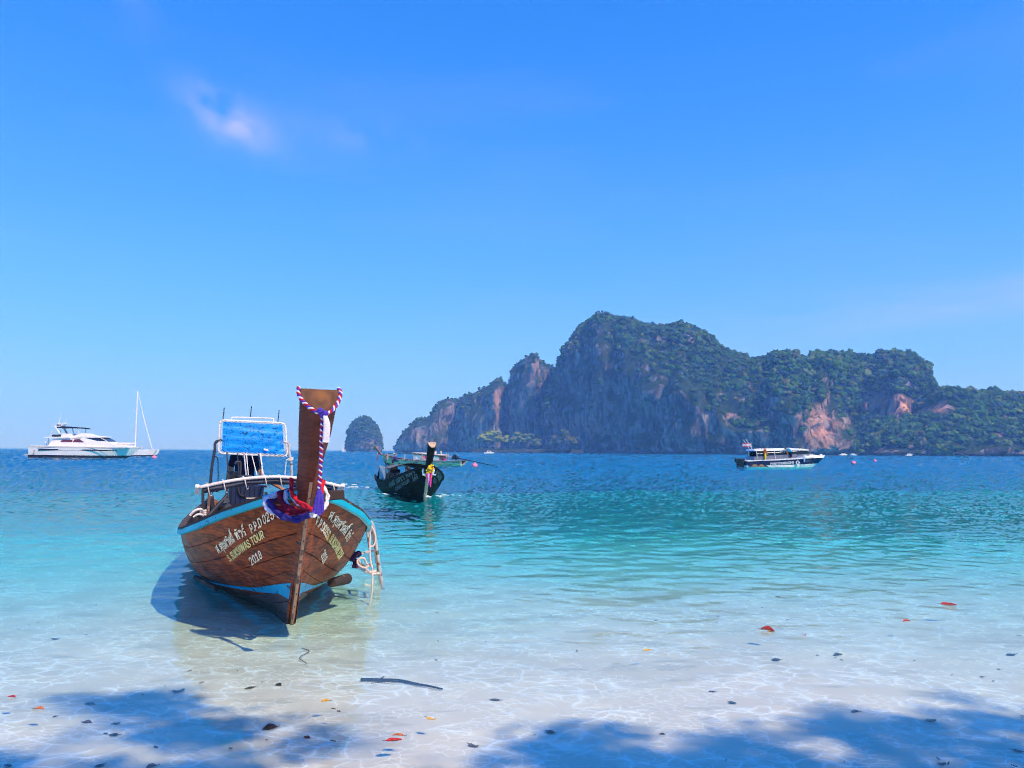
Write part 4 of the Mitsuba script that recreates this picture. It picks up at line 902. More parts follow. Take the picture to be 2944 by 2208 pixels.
for s0, s1 in ((3.0, 6.8),):
    a, c = A1.copy(), A1.copy(); a[:, 2] += .01; c[:, 0] += s1 - s0; c[:, 2] -= .10; g = grid_mesh(np.stack([a, c])); g2 = g.copy(); g2.vertices -= [0, 0, .03]; g2.invert(); bb.part('awning', cat(g, g2), 'canvas_grey', 30)
for t_ in (-.86, .80):
    for s in (3.0, 5.0, 6.8): bb.part('awning_post', tube([[s, t_, 1.05], [s, t_ * 1.12, .52]], .022, 8), 'black_wood')
bb.part('tall_pole', tube([[3.4, -1.02, .5], [3.4, -1.03, 1.4]], .022, 8), 'dark_steel'); bb.part('pole_fork', cat(tube([[3.4, -1.03, 1.38], [3.4, -1.05, 1.62], [3.4, -.90, 1.60]], .02, 7)), 'rusty_pole')
bb.part('side_screen', grid_mesh(np.array([[[4.0, -.98, .55], [4.0, -.90, 1.08]], [[7.0, -.93, .52], [7.0, -.86, 1.15]]])), 'tint_glass', False)
bb.part('cargo_box', box([6.0, -.50, .45], [6.6, -.05, .95], .03), 'engine_black'); bb.part('engine', cat(box([7.4, -.35, .6], [8.0, .05, 1.05], .05)), 'engine_black'); bb.part('engine_pipe', tube([[7.5, -.1, 1.0], [7.3, .05, 1.12], [7.2, .1, 1.2]], .03, 8), 'dark_steel')
bb.part('tail_shaft', tube([[7.8, -.15, .9], [12.5, -.1, .1]], .03, 8), 'dark_steel')
wt = lambda s, t_, z: BF([s, t_, z])   # noqa
for i, (s, t_, z, w_, lab) in enumerate(((5.2, -.62, .62, .34, 'white cool box on the deck of the black longtail, left of the other'), (5.0, -.22, .64, .30, 'white cool box on the deck of the black longtail beside the passenger'))):
    tt = Thing('cool_box', lab, 'cool box', frame=BF); tt.part('body', box([s, t_ - w_ / 2, z - .2], [s + .4, t_ + w_ / 2, z + .13], .02), 'gel_cream'); tt.part('lid', box([s - .01, t_ - w_ / 2 - .01, z + .134], [s + .41, t_ + w_ / 2 + .01, z + .19], .02), 'gel_white')
tt = Thing('tyre', 'dark tyre with pale rim hanging inside the right side of the black longtail', 'tyre', frame=BF); m = trimesh.creation.torus(.15, .055, 24, 10); m.apply_transform(trimesh.transformations.rotation_matrix(np.pi / 2, [0, 1, 0])); m.apply_translation([2.2, .42, .98]); tt.only(m, 'rubber')
tt = Thing('life_ring', 'white ring behind the prow of the black longtail', 'life ring', frame=BF); m = trimesh.creation.torus(.19, .045, 26, 10); m.apply_transform(trimesh.transformations.rotation_matrix(np.pi / 2 - .25, [0, 1, 0])); m.apply_translation([-.45, .02, 1.05]); tt.only(m, 'gel_white')
g = Thing('flower_garland', 'orange and yellow flower garland with pink scarves on the black prow', 'garland', frame=BF); rg = np.random.default_rng(4)
for nm, col, zs, r in (('orange_flowers', 'garland_orange', (1.16, 1.02, .90), .055), ('yellow_flowers', 'garland_yellow', (1.22, 1.10, .95), .050)):
    g.part(nm, cat(*[ball([-.78 - .62 * (z - 1.1) - .07 + rg.normal(0, .015), rg.uniform(-.13, .13), z + rg.normal(0, .03)], r * rg.uniform(.45, .75), 1) for z in zs for _ in range(8)]), col, False)
for k, (col, t_) in enumerate((('garland_pink', -.05), ('cloth_violet', .0), ('garland_pink', .05), ('cloth_white', -.015), ('cloth_red', .03))):
    g.part('scarf', tube([[-.80, t_ * 1.5, .98], [-.79, t_, .80], [-.77, t_ * .8 + .01, .62 - .07 * (k % 3)]], [.04, .035, .02], 8, 4), col, True)
for sg in (-1, 1): g.part('bow', cat(*[ball([-.74, sg * (.11 + .05 * k), .93 - .01 * k], .045, 1, (.6, 1, .6)) for k in range(3)]), 'cloth_pale', False)
wt = lambda s, t_, z: BF([s - .3, t_ - .32, z + .12])   # noqa
person('man in a salmon red shirt and dark sunglasses seated in the black longtail', dict(head=wt(2.6, .02, .90), neck=wt(2.62, .0, .74), chest=wt(2.65, -.02, .55), pelvis=wt(2.7, -.02, .2), shoulder_l=wt(2.6, .19, .64), elbow_l=wt(2.45, .26, .38), wrist_l=wt(2.25, .16, .25), shoulder_r=wt(2.7, -.22, .64), elbow_r=wt(2.6, -.32, .38), wrist_r=wt(2.4, -.2, .25),
       hip_l=wt(2.62, .1, .2), knee_l=wt(2.2, .14, .32), ankle_l=wt(2.15, .14, -.05), toe_l=wt(2.0, .14, -.08), hip_r=wt(2.66, -.12, .2), knee_r=wt(2.24, -.16, .32), ankle_r=wt(2.2, -.16, -.05), toe_r=wt(2.05, -.16, -.08)), 'skin_pale', 'cloth_salmon', 'cloth_dark', BF.M @ np.array([-1, .55, -.05]), glasses=True)
rg = np.random.default_rng(8)


def foam(name, label, pts):
    v = []
    for x, y, L, w_ in pts:
        for k in range(int(7 * L)): v.append(ball([x + rg.uniform(-L, L) * .5, y + rg.normal(0, w_), .015 + rg.uniform(0, .03)], rg.uniform(.02, .075), 1, (1.8, 1, .3)))
    scene[name] = mikit.ply(cat(*v), 'foam_white', smooth=False); labels[name] = {'label': label, 'category': 'foam', 'kind': 'stuff'}


mat('foam_white', (0.82, 0.84, 0.86), 0.8, 0.2)
foam('bow_foam', 'white foam round the bow and in the wake of the black longtail', [(-2.75, 27.2, .7, .18), (-2.2, 27.6, .9, .22), (-4.6, 28.6, .8, .15), (-6.6, 33.5, 1.6, .3), (-8.5, 36, 2.4, .5)])

MF = Frame(-14.4, 89.0, math.radians(-112), .0)
mb = Thing('longtail_boat', 'pale wooden longtail boat moored side on behind the black one', 'boat', frame=MF)
MH = hull_parts(mb, 3, 'pale_hull', 'grey_bow', 1, 'pale_cap', 'grey_bow', .06)
pm, pc = post_mesh([(-.69, 1.06), (-.9, 1.3), (-1.2, 1.6), (-1.65, 2.0)], (.22, .22), (.2, .22, .32), (.06, .1), .16); sp = mb.part('stem_post', pm, 'rusty_pole', 28); mb.part('end_grain', pc, 'pale_end', False, parent=sp)
for s in (.8, 3.0, 5.2): mb.part('frame_post', tube([[s, 1.0, .55], [s, .95, 1.32]], .045, 7), 'pale_cap'); mb.part('frame_post', tube([[s, -1.0, .55], [s, -.95, 1.32]], .045, 7), 'pale_cap')
mb.part('frame_rail', tube([[.8, .95, 1.32], [3.0, .95, 1.38], [5.2, .95, 1.34]], .04, 7), 'dark_steel'); mb.part('frame_rail', tube([[.8, -.95, 1.32], [5.2, -.95, 1.34]], .04, 7), 'dark_steel')
mb.part('brace', beam([.8, .96, .95], [1.3, .95, 1.3], .06, .06), 'pale_cap'); mb.part('brace', beam([4.6, .98, 1.2], [5.4, 1.0, .75], .05, .05), 'pale_cap')
mb.part('roof', extrude_side([(3.9, 1.36), (5.6, 1.22), (7.6, 1.12), (7.6, 1.20), (5.6, 1.31), (3.9, 1.44)], 2.0), 'pale_cap'); mb.part('roof_edge', extrude_side([(4.0, 1.22), (5.6, 1.12), (7.5, 1.02), (7.5, 1.10), (5.6, 1.21), (4.0, 1.35)], 1.96), 'dark_steel')
mb.part('cabin_side', side_plate([(4.2, .62), (7.3, .58), (7.3, 1.04), (4.2, 1.22)], .90, .03), 'gel_cream', False)
for a, c, m_ in ((4.4, 5.0, 'gel_white'), (5.15, 5.5, 'cloth_salmon'), (5.55, 6.1, 'magenta'), (6.15, 6.3, 'dark_steel')): mb.part('cabin_opening', side_plate([(a, .72), (c, .70), (c, 1.02), (a, 1.08)], .925, .012), m_, False)
mb.part('engine', cat(box([8.5, -.25, .72], [9.15, .25, 1.05], .05), box([8.6, -.12, 1.04], [8.95, .12, 1.22], .04)), 'engine_black'); mb.part('engine_mount', cat(beam([8.9, 0, .4], [8.9, .0, .75], .12, .12)), 'dark_steel')
mb.part('tail_shaft', tube([[9.0, 0, .86], [10.2, 0, .66], [14.0, 0, -.05]], [.055, .05, .04], 8), 'dark_steel'); mb.part('tiller', tube([[8.6, 0, .92], [7.6, .1, 1.0]], .03, 7), 'gel_cream')
for s in (7.9, 8.15): mb.part('rod', tube([[s, .3, .6], [s, .3, 1.5]], .02, 6), 'pale_cap')
mb.part('rolled_canvas', tube([[7.25, .2, 1.15], [7.1, .2, 1.62]], .075, 9), 'cloth_straw')
mb.part('rudder_block', beam([9.7, .45, .35], [9.75, .45, -.1], .18, .12), 'pale_cap')
tt = Thing('cool_box', 'white cool box on the roof of the moored longtail', 'cool box', frame=MF); tt.part('body', box([6.0, .2, 1.30], [6.6, .6, 1.52], .03), 'gel_cream'); tt.part('lid', box([5.98, .18, 1.524], [6.62, .62, 1.58], .02), 'gel_white')
tt = Thing('plastic_tub', 'pink plastic tub on the stern deck of the moored longtail', 'tub', frame=MF); m = trimesh.creation.revolve(np.array([[0, 0], [.2, 0], [.26, .2], [.24, .2], [.18, .02], [0, .02]]), sections=18); m.apply_translation([7.75, .55, .55]); tt.only(m, 'magenta')
tt = Thing('prow_ribbon', 'red and pale ribbons hanging from the prow of the moored longtail', 'ribbon', frame=MF)
for k, (c, z) in enumerate((('cloth_red', .45), ('cloth_salmon', .6), ('cloth_white', .8))): tt.part('strip', tube([[-.95 - .03 * k, .12, 1.33], [-1.02 - .03 * k, .16, 1.0], [-1.0, .15, z]], [.07, .06, .03], 8, 4), c, True)
wm = lambda s, t_, z: MF([s, t_, z])   # noqa
person('person in blue with a straw hat sitting on the bow of the moored longtail', dict(head=wm(1.75, 1.15, 1.18), neck=wm(1.8, 1.12, 1.02), chest=wm(1.9, 1.1, .84), pelvis=wm(2.05, 1.05, .52), shoulder_l=wm(1.85, 1.28, .92), elbow_l=wm(1.7, 1.36, .66), wrist_l=wm(1.5, 1.3, .5), shoulder_r=wm(1.9, .9, .92), elbow_r=wm(1.75, .86, .66), wrist_r=wm(1.55, .95, .5),
       hip_l=wm(2.05, 1.15, .5), knee_l=wm(1.65, 1.3, .5), ankle_l=wm(1.65, 1.32, .1), toe_l=wm(1.5, 1.34, .06), hip_r=wm(2.05, .95, .5), knee_r=wm(1.62, 1.1, .58), ankle_r=wm(1.7, 1.2, .15), toe_r=wm(1.55, 1.22, .1)), 'skin', 'cloth_blue', 'cloth_dark', MF.M @ np.array([-.6, .8, -.1]), hat='cloth_straw')


# ------------------------------------------------------------------ motor boats (local frame: x forward from the stern, y to port, z up)
class Ship:
    def __init__(s_, x, y, ang, k=1.0): s_.M = k * np.array([[math.cos(ang), -math.sin(ang), 0], [math.sin(ang), math.cos(ang), 0], [0, 0, 1.0]]); s_.O = np.array([x, y, 0.0])
    def __call__(s_, p): return np.asarray(p, float) @ s_.M.T + s_.O


def vhull(L, beam, sheer, z0, bands, rake, stern_rake=0.0, n=40):
    """Hull skins between heights given as fractions of the side, each (low, high, proud): list of meshes."""
    u = np.linspace(0, 1, n); fine = np.clip((1 - u) / .52, 0, 1); hb = beam / 2 * (1 - (1 - fine) ** 2.1) * (.93 + .07 * np.clip(u / .3, 0, 1)); zs = np.interp(u, *zip(*sheer))

    def at(f, off, sg):
        x = L * u; lean = (1 - f) ** 1.2 * rake * np.clip((u - .45) / .55, 0, 1) ** 1.5; lean = lean + f * stern_rake * -np.clip(1 - u / .06, 0, 1)
        nar = 1 - (1 - f) ** 1.3 * (.08 + .42 * np.clip((u - .5) / .5, 0, 1)); b = hb * nar
        return np.stack([x - lean, sg * (b + off), z0 + (zs - z0) * f], -1)
    out = []
    for lo, hi, off in bands:
        ms = []
        for sg in (-1, 1):
            P = np.stack([at(f, off, sg) for f in np.linspace(lo, hi, 7)], 1)
            if off > .004:
                P = np.concatenate([at(lo, 0, sg)[:, None], P, at(hi, 0, sg)[:, None]], 1)
            m = grid_mesh(P); m.invert() if (m.face_normals[:, 1] * sg).mean() < 0 else None; ms.append(m)
        a, b_ = np.stack([at(f, off, -1)[0] for f in np.linspace(lo, hi, 5)]), np.stack([at(f, off, 1)[0] for f in np.linspace(lo, hi, 5)])
        ms.append(grid_mesh(np.stack([a, b_], 1))); out.append(cat(*ms))
    deck = grid_mesh(np.stack([at(1, -.03, -1), at(1, -.03, 0) + [0, 0, .08], at(1, -.03, 1)], 1) - [0, 0, .03]); deck.invert() if deck.face_normals[:, 2].mean() < 0 else None
    return out, deck


SB_ = Ship(27.5, 92.4, .10); sb = Thing('speedboat', 'dark blue and white speedboat with a long roof lying off the island', 'boat', frame=SB_)
hs, dk = vhull(10.3, 2.9, ((0, .72), (.3, .86), (.65, 1.08), (1, 1.34)), -.35, ((.0, .46, 0), (.45, .90, .012), (.895, 1.0, .03)), 1.9)
sb.part('hull', hs[0], 'gel_white', 40); sb.part('topside', hs[1], 'navy_hull', 40); sb.part('rub_rail', hs[2], 'gel_white', 40); sb.part('deck', dk, 'gel_white', 40)
sb.part('stern_paint', side_plate([(.2, .02), (2.6, .0), (2.6, .42), (.2, .46)], 1.36, .02), 'navy_hull', False)
rf = extrude_side([(.95, 1.83), (1.05, 2.02), (2.6, 2.14), (5.2, 2.23), (7.2, 2.12), (7.75, 2.02), (7.7, 1.94), (5.2, 1.92), (2.6, 1.84)], 2.5, .06); sb.part('roof', rf, 'gel_white', 20)
sb.part('foredeck_cabin', extrude_side([(4.6, .95), (6.4, 1.46), (7.6, 1.56), (8.3, 1.46), (9.8, 1.30), (9.8, 1.1), (6, .9)], 1.7, .25), 'gel_white', 20); sb.part('side_coaming', extrude_side([(.9, .75), (1.0, 1.16), (4.2, 1.38), (6.2, 1.52), (6.2, .95), (3, .8)], 2.4, .05), 'gel_shaded', 20)
sb.part('window_band', side_plate([(1.3, 1.10), (4.4, 1.32), (7.2, 1.52), (8.1, 1.60), (7.3, 1.94), (4.2, 1.90), (1.5, 1.76)], 1.13, .03), 'tint_glass', False)
sb.part('windscreen', grid_mesh(np.array([[[8.1, -1.0, 1.55], [7.55, -.95, 1.97]], [[8.35, 0, 1.55], [7.75, 0, 2.0]], [[8.1, 1.0, 1.55], [7.55, .95, 1.97]]])), 'tint_glass', False)
for x in (1.35, 3.55): sb.part('roof_stanchion', cat(beam([x, -1.18, .95], [x - .12, -1.2, 1.88], .10, .06)), 'gel_cream'); sb.part('roof_stanchion', beam([x, 1.18, .95], [x - .12, 1.2, 1.88], .10, .06), 'gel_cream')
sb.part('window_rail', tube([[1.2, -1.17, 1.50], [4.4, -1.17, 1.74], [7.4, -1.1, 1.86]], .025, 6), 'gel_white')
for y_ in (-.8, 0, .8):
    k = sb.part('outboard_motor', cat(box([-.62, y_ - .2, .45], [-.08, y_ + .2, .95], .08), box([-.42, y_ - .09, -.5], [-.16, y_ + .09, .46], .03)), 'engine_black')
for x in (1.0, 1.35): sb.part('aerial', tube([[x, .3, 2.1], [x - .75, .3, 3.25]], .028, 6), 'gel_white')
FL = sb.part('flag', grid_mesh(np.stack([np.stack([1.25 - u * 1.05 * np.ones(6), .3 + .06 * math.sin(u * 9) * np.ones(6), np.linspace(2.35, 2.75, 6)], -1) for u in np.linspace(0, 1, 12)])), 'gel_white', False, label='small red, white and blue striped flag at the stern')
for z, c in ((2.38, 'cloth_red'), (2.55, 'cloth_navy'), (2.72, 'cloth_red')): sb.part('stripe', grid_mesh(np.stack([np.stack([1.25 - u * 1.05 * np.ones(3), .285 + .06 * math.sin(u * 9) * np.ones(3), np.linspace(z - .04, z + .04, 3)], -1) for u in np.linspace(0, 1, 12)])), c, False, parent=FL)
sb.part('flag_pole', tube([[1.27, .3, 2.0], [1.22, .3, 2.85]], .02, 6), 'gel_white'); sb.part('bow_fitting', box([9.7, -.12, 1.36], [9.95, .12, 1.52], .03), 'gel_white')


def side_text(words, h, x, z, y, k=.85):
    m = narrow(meshkit.text_mesh(words, h, .012, True), k); v = np.array(m.vertices); return trimesh.Trimesh(np.stack([x + v[:, 0], y - v[:, 2] + 0 * v[:, 0], z + v[:, 1] + v[:, 0] * .06], 1), m.faces, process=False)


sb.part('lettering', side_text('PHANTIWA', .27, 2.75, .20, -1.475), 'pale_print', False); sb.part('lettering', side_text('MARINE', .27, 4.45, .31, -1.475), 'pale_print', False); sb.part('lettering', side_text('MARINE 13', .13, 7.2, .62, -1.32, .7), 'faint_print', False)
d_ = trimesh.creation.cylinder(.24, .02, sections=28); d_.apply_transform(trimesh.transformations.rotation_matrix(np.pi / 2, [1, 0, 0])); d_.apply_translation([6.15, -1.475, .50]); EM = sb.part('emblem', d_, 'pale_print', label='round pale emblem at the end of the lettering')
m = trimesh.creation.extrude_polygon(Polygon([(-.14, -.10), (.16, -.10), (.12, -.02), (.03, 0), (.10, .12), (-.02, .17), (-.10, .04)]), .01, engine='earcut'); v = np.array(m.vertices); sb.part('figure', trimesh.Trimesh(np.stack([6.15 + v[:, 0], -1.487 - v[:, 2], .5 + v[:, 1]], 1), m.faces), 'navy_hull', False, parent=EM)
for x in (.95, 1.75): sb.part('stern_mark', side_plate([(x - .45, .02), (x + .45, .0), (x + .1, .30), (x - .1, .30)], 1.385, .012), 'tan_print', False)
tt = Thing('fender', 'pale blue fender hanging from the side of the speedboat', 'fender', frame=SB_); tt.only(tube([[7.0, -1.42, 1.10], [6.99, -1.45, 1.05], [6.98, -1.47, .62], [6.98, -1.46, .56]], [.03, .085, .085, .03], 12), 'fender_blue', True)
ws = lambda x, y_, z: SB_([x, y_, z])   # noqa
person('person in orange standing on the side deck at the stern of the speedboat', dict(head=ws(2.25, -1.28, 2.24), neck=ws(2.25, -1.28, 2.09), chest=ws(2.25, -1.28, 1.90), pelvis=ws(2.25, -1.27, 1.55), shoulder_l=ws(2.25, -1.10, 1.98), elbow_l=ws(2.2, -1.02, 1.72), wrist_l=ws(2.25, -1.0, 1.5), shoulder_r=ws(2.25, -1.46, 1.98), elbow_r=ws(2.35, -1.52, 1.72), wrist_r=ws(2.45, -1.44, 1.52),
       hip_l=ws(2.25, -1.18, 1.5), knee_l=ws(2.28, -1.18, 1.12), ankle_l=ws(2.25, -1.2, .82), toe_l=ws(2.4, -1.22, .78), hip_r=ws(2.25, -1.36, 1.5), knee_r=ws(2.28, -1.37, 1.12), ankle_r=ws(2.25, -1.36, .82), toe_r=ws(2.4, -1.38, .78)), 'skin', 'cloth_orange', 'garland_yellow', [.5, -1, 0])
person('person in a light blue shirt bending over the side of the speedboat', dict(head=ws(4.72, -1.45, 2.12), neck=ws(4.84, -1.42, 2.10), chest=ws(5.05, -1.38, 2.08), pelvis=ws(5.4, -1.32, 1.80), shoulder_l=ws(4.98, -1.2, 2.10), elbow_l=ws(4.9, -1.24, 1.82), wrist_l=ws(4.95, -1.3, 1.58), shoulder_r=ws(4.98, -1.56, 2.08), elbow_r=ws(4.9, -1.58, 1.80), wrist_r=ws(4.95, -1.52, 1.56),
       hip_l=ws(5.4, -1.22, 1.76), knee_l=ws(5.38, -1.22, 1.40), ankle_l=ws(5.48, -1.24, 1.12), toe_l=ws(5.33, -1.26, 1.08), hip_r=ws(5.42, -1.40, 1.76), knee_r=ws(5.42, -1.4, 1.40), ankle_r=ws(5.54, -1.4, 1.12), toe_r=ws(5.40, -1.44, 1.08)), 'skin', 'cloth_cyan', 'cloth_dark', [-1, -.5, -.6])

mat('gel_shaded', (0.15, 0.155, 0.21), 0.4)  # white speedboat coaming, its shade put into the colour as grey
# ---- motor yacht
YT = Ship(-88.2, 143.6, .02, .95); yt = Thing('motor_yacht', 'large white motor yacht with a dark blue canopy on the left', 'yacht', frame=YT)
hs, dk = vhull(20.3, 5.2, ((0, 2.30), (.3, 2.22), (.7, 2.08), (1, 2.10)), -.5, ((0, .37, 0), (.365, .90, .015), (.90, 1.0, .06)), 3.2, -.0)
yt.part('boot_top', hs[0], 'boot_black', 40); yt.part('hull', hs[1], 'gel_white', 40); yt.part('rub_rail', hs[2], 'gel_cream', 40); yt.part('deck', dk, 'gel_white', 40)
yt.part('transom', extrude_side([(-.2, .45), (0, .45), (.4, 2.3), (1.4, 2.3), (1.3, 2.18), (1.0, 2.1)], 4.7), 'gel_white', 20); yt.part('swim_platform', box([-.9, -2.2, .35], [.1, 2.2, .55], .05), 'gel_cream')
yt.part('hull_window', side_plate([(1.9, 1.36), (2.1, 1.66), (6, 1.64), (12, 1.58), (17.0, 1.46), (17.1, 1.30), (12, 1.34), (6, 1.38)], lambda z: 2.56, .03), 'tint_glass', False)
yt.part('stern_cutout', side_plate([(.9, .55), (1.15, .55), (1.45, 1.5), (1.2, 1.5)], 2.52, .02), 'grey_line', False); yt.part('grey_stripe', side_plate([(1.8, 1.93), (12, 1.92), (18.5, 1.80), (18.5, 1.86), (12, 2.0), (1.8, 2.0)], 2.61, .03), 'grey_line', False)
yt.part('deckhouse', extrude_side([(3.4, 2.2), (4.3, 3.62), (9.4, 3.70), (10.0, 3.95), (13.3, 3.9), (14.9, 3.02), (16.0, 2.58), (18.4, 2.36), (18.6, 2.0), (3.4, 2.0)], 4.0, .35), 'gel_white', 20)
yt.part('brow', extrude_side([(7.4, 3.85), (8.9, 4.62), (9.8, 4.72), (11.1, 4.32), (13.4, 4.10), (13.75, 3.98), (13.6, 3.9), (10, 3.93), (7.4, 3.72)], 3.5, .25), 'gel_white', 20)
yt.part('saloon_window', side_plate([(5.7, 3.02), (6.1, 3.46), (8.0, 3.46), (8.0, 3.02)], lambda z: 1.86 - .10 * (z - 3), .03), 'red_glass', False, label='dark red saloon window'); yt.part('saloon_window', side_plate([(8.1, 2.98), (8.4, 3.55), (9.3, 3.6), (10.3, 2.98)], lambda z: 1.86 - .10 * (z - 3), .03), 'red_glass', False, label='dark red saloon window')
yt.part('windscreen', side_plate([(10.4, 3.86), (13.3, 3.82), (14.45, 3.22), (12.6, 3.28)], lambda z: 1.82 - .10 * (z - 3), .03), 'tint_glass', False); yt.part('windscreen', grid_mesh(np.array([[[14.75, y_, 3.16], [13.45, y_ * .95, 3.86]] for y_ in (-1.6, 1.6)]) + [.03, 0, .03]), 'tint_glass', False)
yt.part('fly_deck', extrude_side([(2.55, 3.78), (2.7, 3.95), (7.6, 4.02), (7.6, 3.74), (4.3, 3.66)], 4.0), 'gel_white', 20)
yt.part('fly_seat', box([3.8, -1.5, 4.0], [5.9, 1.5, 4.42], .1), 'boot_black'); yt.part('fly_coaming', extrude_side([(5.6, 4.0), (5.8, 4.66), (7.2, 4.60), (7.6, 4.0)], 3.3, .1), 'gel_white', 20)
yt.part('bimini', extrude_side([(4.6, 5.82), (4.75, 5.97), (7.2, 5.98), (9.3, 5.82), (9.8, 5.66), (9.8, 5.56), (9.0, 5.62), (7, 5.72), (4.7, 5.72)], 2.9, .1), 'cloth_dark', 25, label='dark blue canopy over the flybridge')
for y_ in (-1.3, 1.3):
    yt.part('bimini_post', beam([8.9, y_, 4.6], [8.75, y_, 5.66], .16, .10), 'gel_white'); yt.part('bimini_strut', beam([6.6, y_, 4.65], [6.1, y_, 5.7], .12, .08), 'dark_steel'); yt.part('radar_arch', beam([5.3, y_, 4.55], [4.3, y_, 6.05], .40, .22), 'gel_white'); yt.part('fly_post', beam([3.5, y_, 3.95], [3.95, y_, 5.3], .2, .12), 'gel_white'); yt.part('aft_post', beam([3.35, y_ * 1.3, 2.25], [3.3, y_ * 1.3, 3.76], .09, .09), 'dark_steel')
yt.part('arch_top', extrude_side([(3.7, 6.0), (3.75, 6.16), (5.5, 6.10), (5.4, 5.96)], 2.8), 'gel_white'); yt.part('radar', cat(box([3.75, -.6, 6.45], [5.7, .6, 6.58], .05)), 'gel_white'); yt.part('radar_mast', beam([4.4, 0, 6.1], [4.5, 0, 6.5], .3, .3), 'gel_cream'); yt.part('radar_dome', ball([5.15, 0, 6.3], .26), 'gel_white', True); yt.part('searchlight', ball([4.0, 0, 6.3], .18), 'engine_black', True)
yt.part('whip_aerial', tube([[4.35, -.3, 6.5], [4.8, -.3, 8.75]], [.07, .03], 6), 'gel_white'); yt.part('whip_aerial', tube([[5.4, .3, 6.2], [5.4, .3, 8.3]], .02, 6), 'gel_white'); yt.part('flag_staff', tube([[2.1, 0, 2.3], [1.75, 0, 3.1]], .09, 7), 'gel_white')
for y_ in (-2.25, 2.25):
    for k, x in enumerate(np.arange(9.5, 18.8, 1.3)): yt.part('rail_stanchion', tube([[x, y_ * min(1, (20.8 - x) / 8.5), 2.1], [x, y_ * min(1, (20.8 - x) / 8.5), 2.72]], .02, 5), 'steel')
yt.part('foredeck_tender', cat(tube([[15.9, -.5, 2.72], [17.6, -.5, 2.70], [18.3, 0, 2.7], [17.6, .5, 2.7], [15.9, .5, 2.72]], .16, 8, 4)), 'gel_cream', True); yt.part('anchor', beam([19.3, 0, 1.35], [19.7, 0, 1.1], .1, .1), 'grey_line')

# ---- sailing catamaran behind the yacht
CT = Ship(-99.4, 189.0, .03); ct = Thing('sailing_catamaran', 'white sailing catamaran with bare mast anchored behind the yacht', 'sailboat', frame=CT)
for y_ in (-2.9, 2.9):
    hs, dk = vhull(12.2, 1.7, ((0, 1.15), (.5, 1.3), (1, 1.55)), -.3, ((0, .30, 0), (.295, 1.0, .012)), .9)
    for m in hs + [dk]: m.apply_translation([0, y_, 0])
    ct.part('bottom', hs[0], 'boot_black', 40); ct.part('hull', cat(hs[1], dk), 'gel_white', 40)
ct.part('bridge_deck', box([.8, -2.6, .85], [8.2, 2.6, 1.35], .1), 'gel_white'); ct.part('cabin', extrude_side([(1.5, 1.3), (1.9, 2.35), (5.6, 2.4), (7.8, 1.6), (8.2, 1.3)], 4.4, .5), 'gel_white', 20); ct.part('cabin_window', side_plate([(2.4, 1.75), (2.6, 2.15), (5.5, 2.18), (6.6, 1.78)], 2.12, .03), 'tint_glass', False)
ct.part('fore_beam', beam([11.6, -2.9, 1.45], [11.6, 2.9, 1.45], .2, .2), 'gel_white'); ct.part('mast', tube([[7.45, 0, 1.3], [7.38, 0, 15.9]], [.17, .16], 10), 'gel_white'); ct.part('boom', tube([[7.3, 0, 3.0], [1.6, 0, 3.0]], .18, 8), 'gel_white'); ct.part('furled_jib', tube([[7.5, 0, 15.6], [9.4, 0, 8.5], [11.6, 0, 1.6]], [.05, .13, .09], 8), 'gel_white'); ct.part('forestay', tube([[7.4, 0, 15.8], [11.65, 0, 1.5]], .02, 5), 'steel')
for y_ in (-2.8, 2.8): ct.part('shroud', tube([[7.4, 0, 14.0], [6.6, y_, 1.3]], .02, 5), 'steel')
ct.part('spreader', beam([7.4, -.9, 7.5], [7.4, .9, 7.5], .08, .06), 'gel_white'); ct.part('mast_head', tube([[7.38, 0, 15.9], [7.2, 0, 16.8]], .03, 5), 'steel'); ct.part('bow_rail', tube([[10.8, -2.9, 1.5], [10.8, -2.9, 2.1], [12.1, -2.9, 2.15], [12.1, -2.9, 1.5]], .025, 6), 'steel'); ct.part('dinghy', tube([[9.0, -3.3, 1.6], [10.4, -3.3, 2.0]], .25, 8), 'gel_cream')

# ---- small far boats and buoys
SF = Ship(-263, 1200, .4); fs = Thing('far_sailboat', 'tiny white sailboat on the horizon left of the islet', 'sailboat', frame=SF); hs, dk = vhull(7, 2.2, ((0, .7), (1, 1.0)), -.3, ((0, 1.0, 0),), .8); fs.part('hull', cat(hs[0], dk), 'gel_white'); fs.part('mast', tube([[3.6, 0, .6], [3.6, 0, 8.5]], .12, 6), 'gel_cream')
sl = trimesh.Trimesh(*(lambda P: (P.reshape(-1, 3), grid_faces(10, 6)))(np.stack([np.stack([3.5 - np.linspace(0, 1, 6) * 3.0 * (1 - z), .35 * np.sin(np.linspace(0, 1, 6) * np.pi) * (1 - z), np.full(6, 1.3 + 6.9 * z)], -1) for z in np.linspace(0, 1, 10)])), process=False); fs.part('sail', sl, 'gel_white', True)
FB = Frame(-123, 880, math.radians(-100), 0, 1.15); fb = Thing('far_longtail', 'tiny dark longtail boat far off, left of the island', 'boat', frame=FB); fb.part('hull', cat(*[hull_strip(np.linspace(0, 1, 24), np.linspace(0, 1, 7), sd, 0.0) for sd in (-1, 1)]), 'black_paint'); pm, _ = post_mesh(STEM, (.2, .2), (.2, .2, .3), (.06, .1)); fb.part('prow', pm, 'black_paint'); fb.part('roof', extrude_side([(2.5, 1.5), (6.5, 1.45), (6.5, 1.6), (2.5, 1.65)], 2.0), 'canvas_grey')
for s in (2.7, 6.3):
    for t_ in (-.8, .8): fb.part('roof_post', tube([[s, t_, .4], [s, t_, 1.5]], .05, 6), 'black_wood')
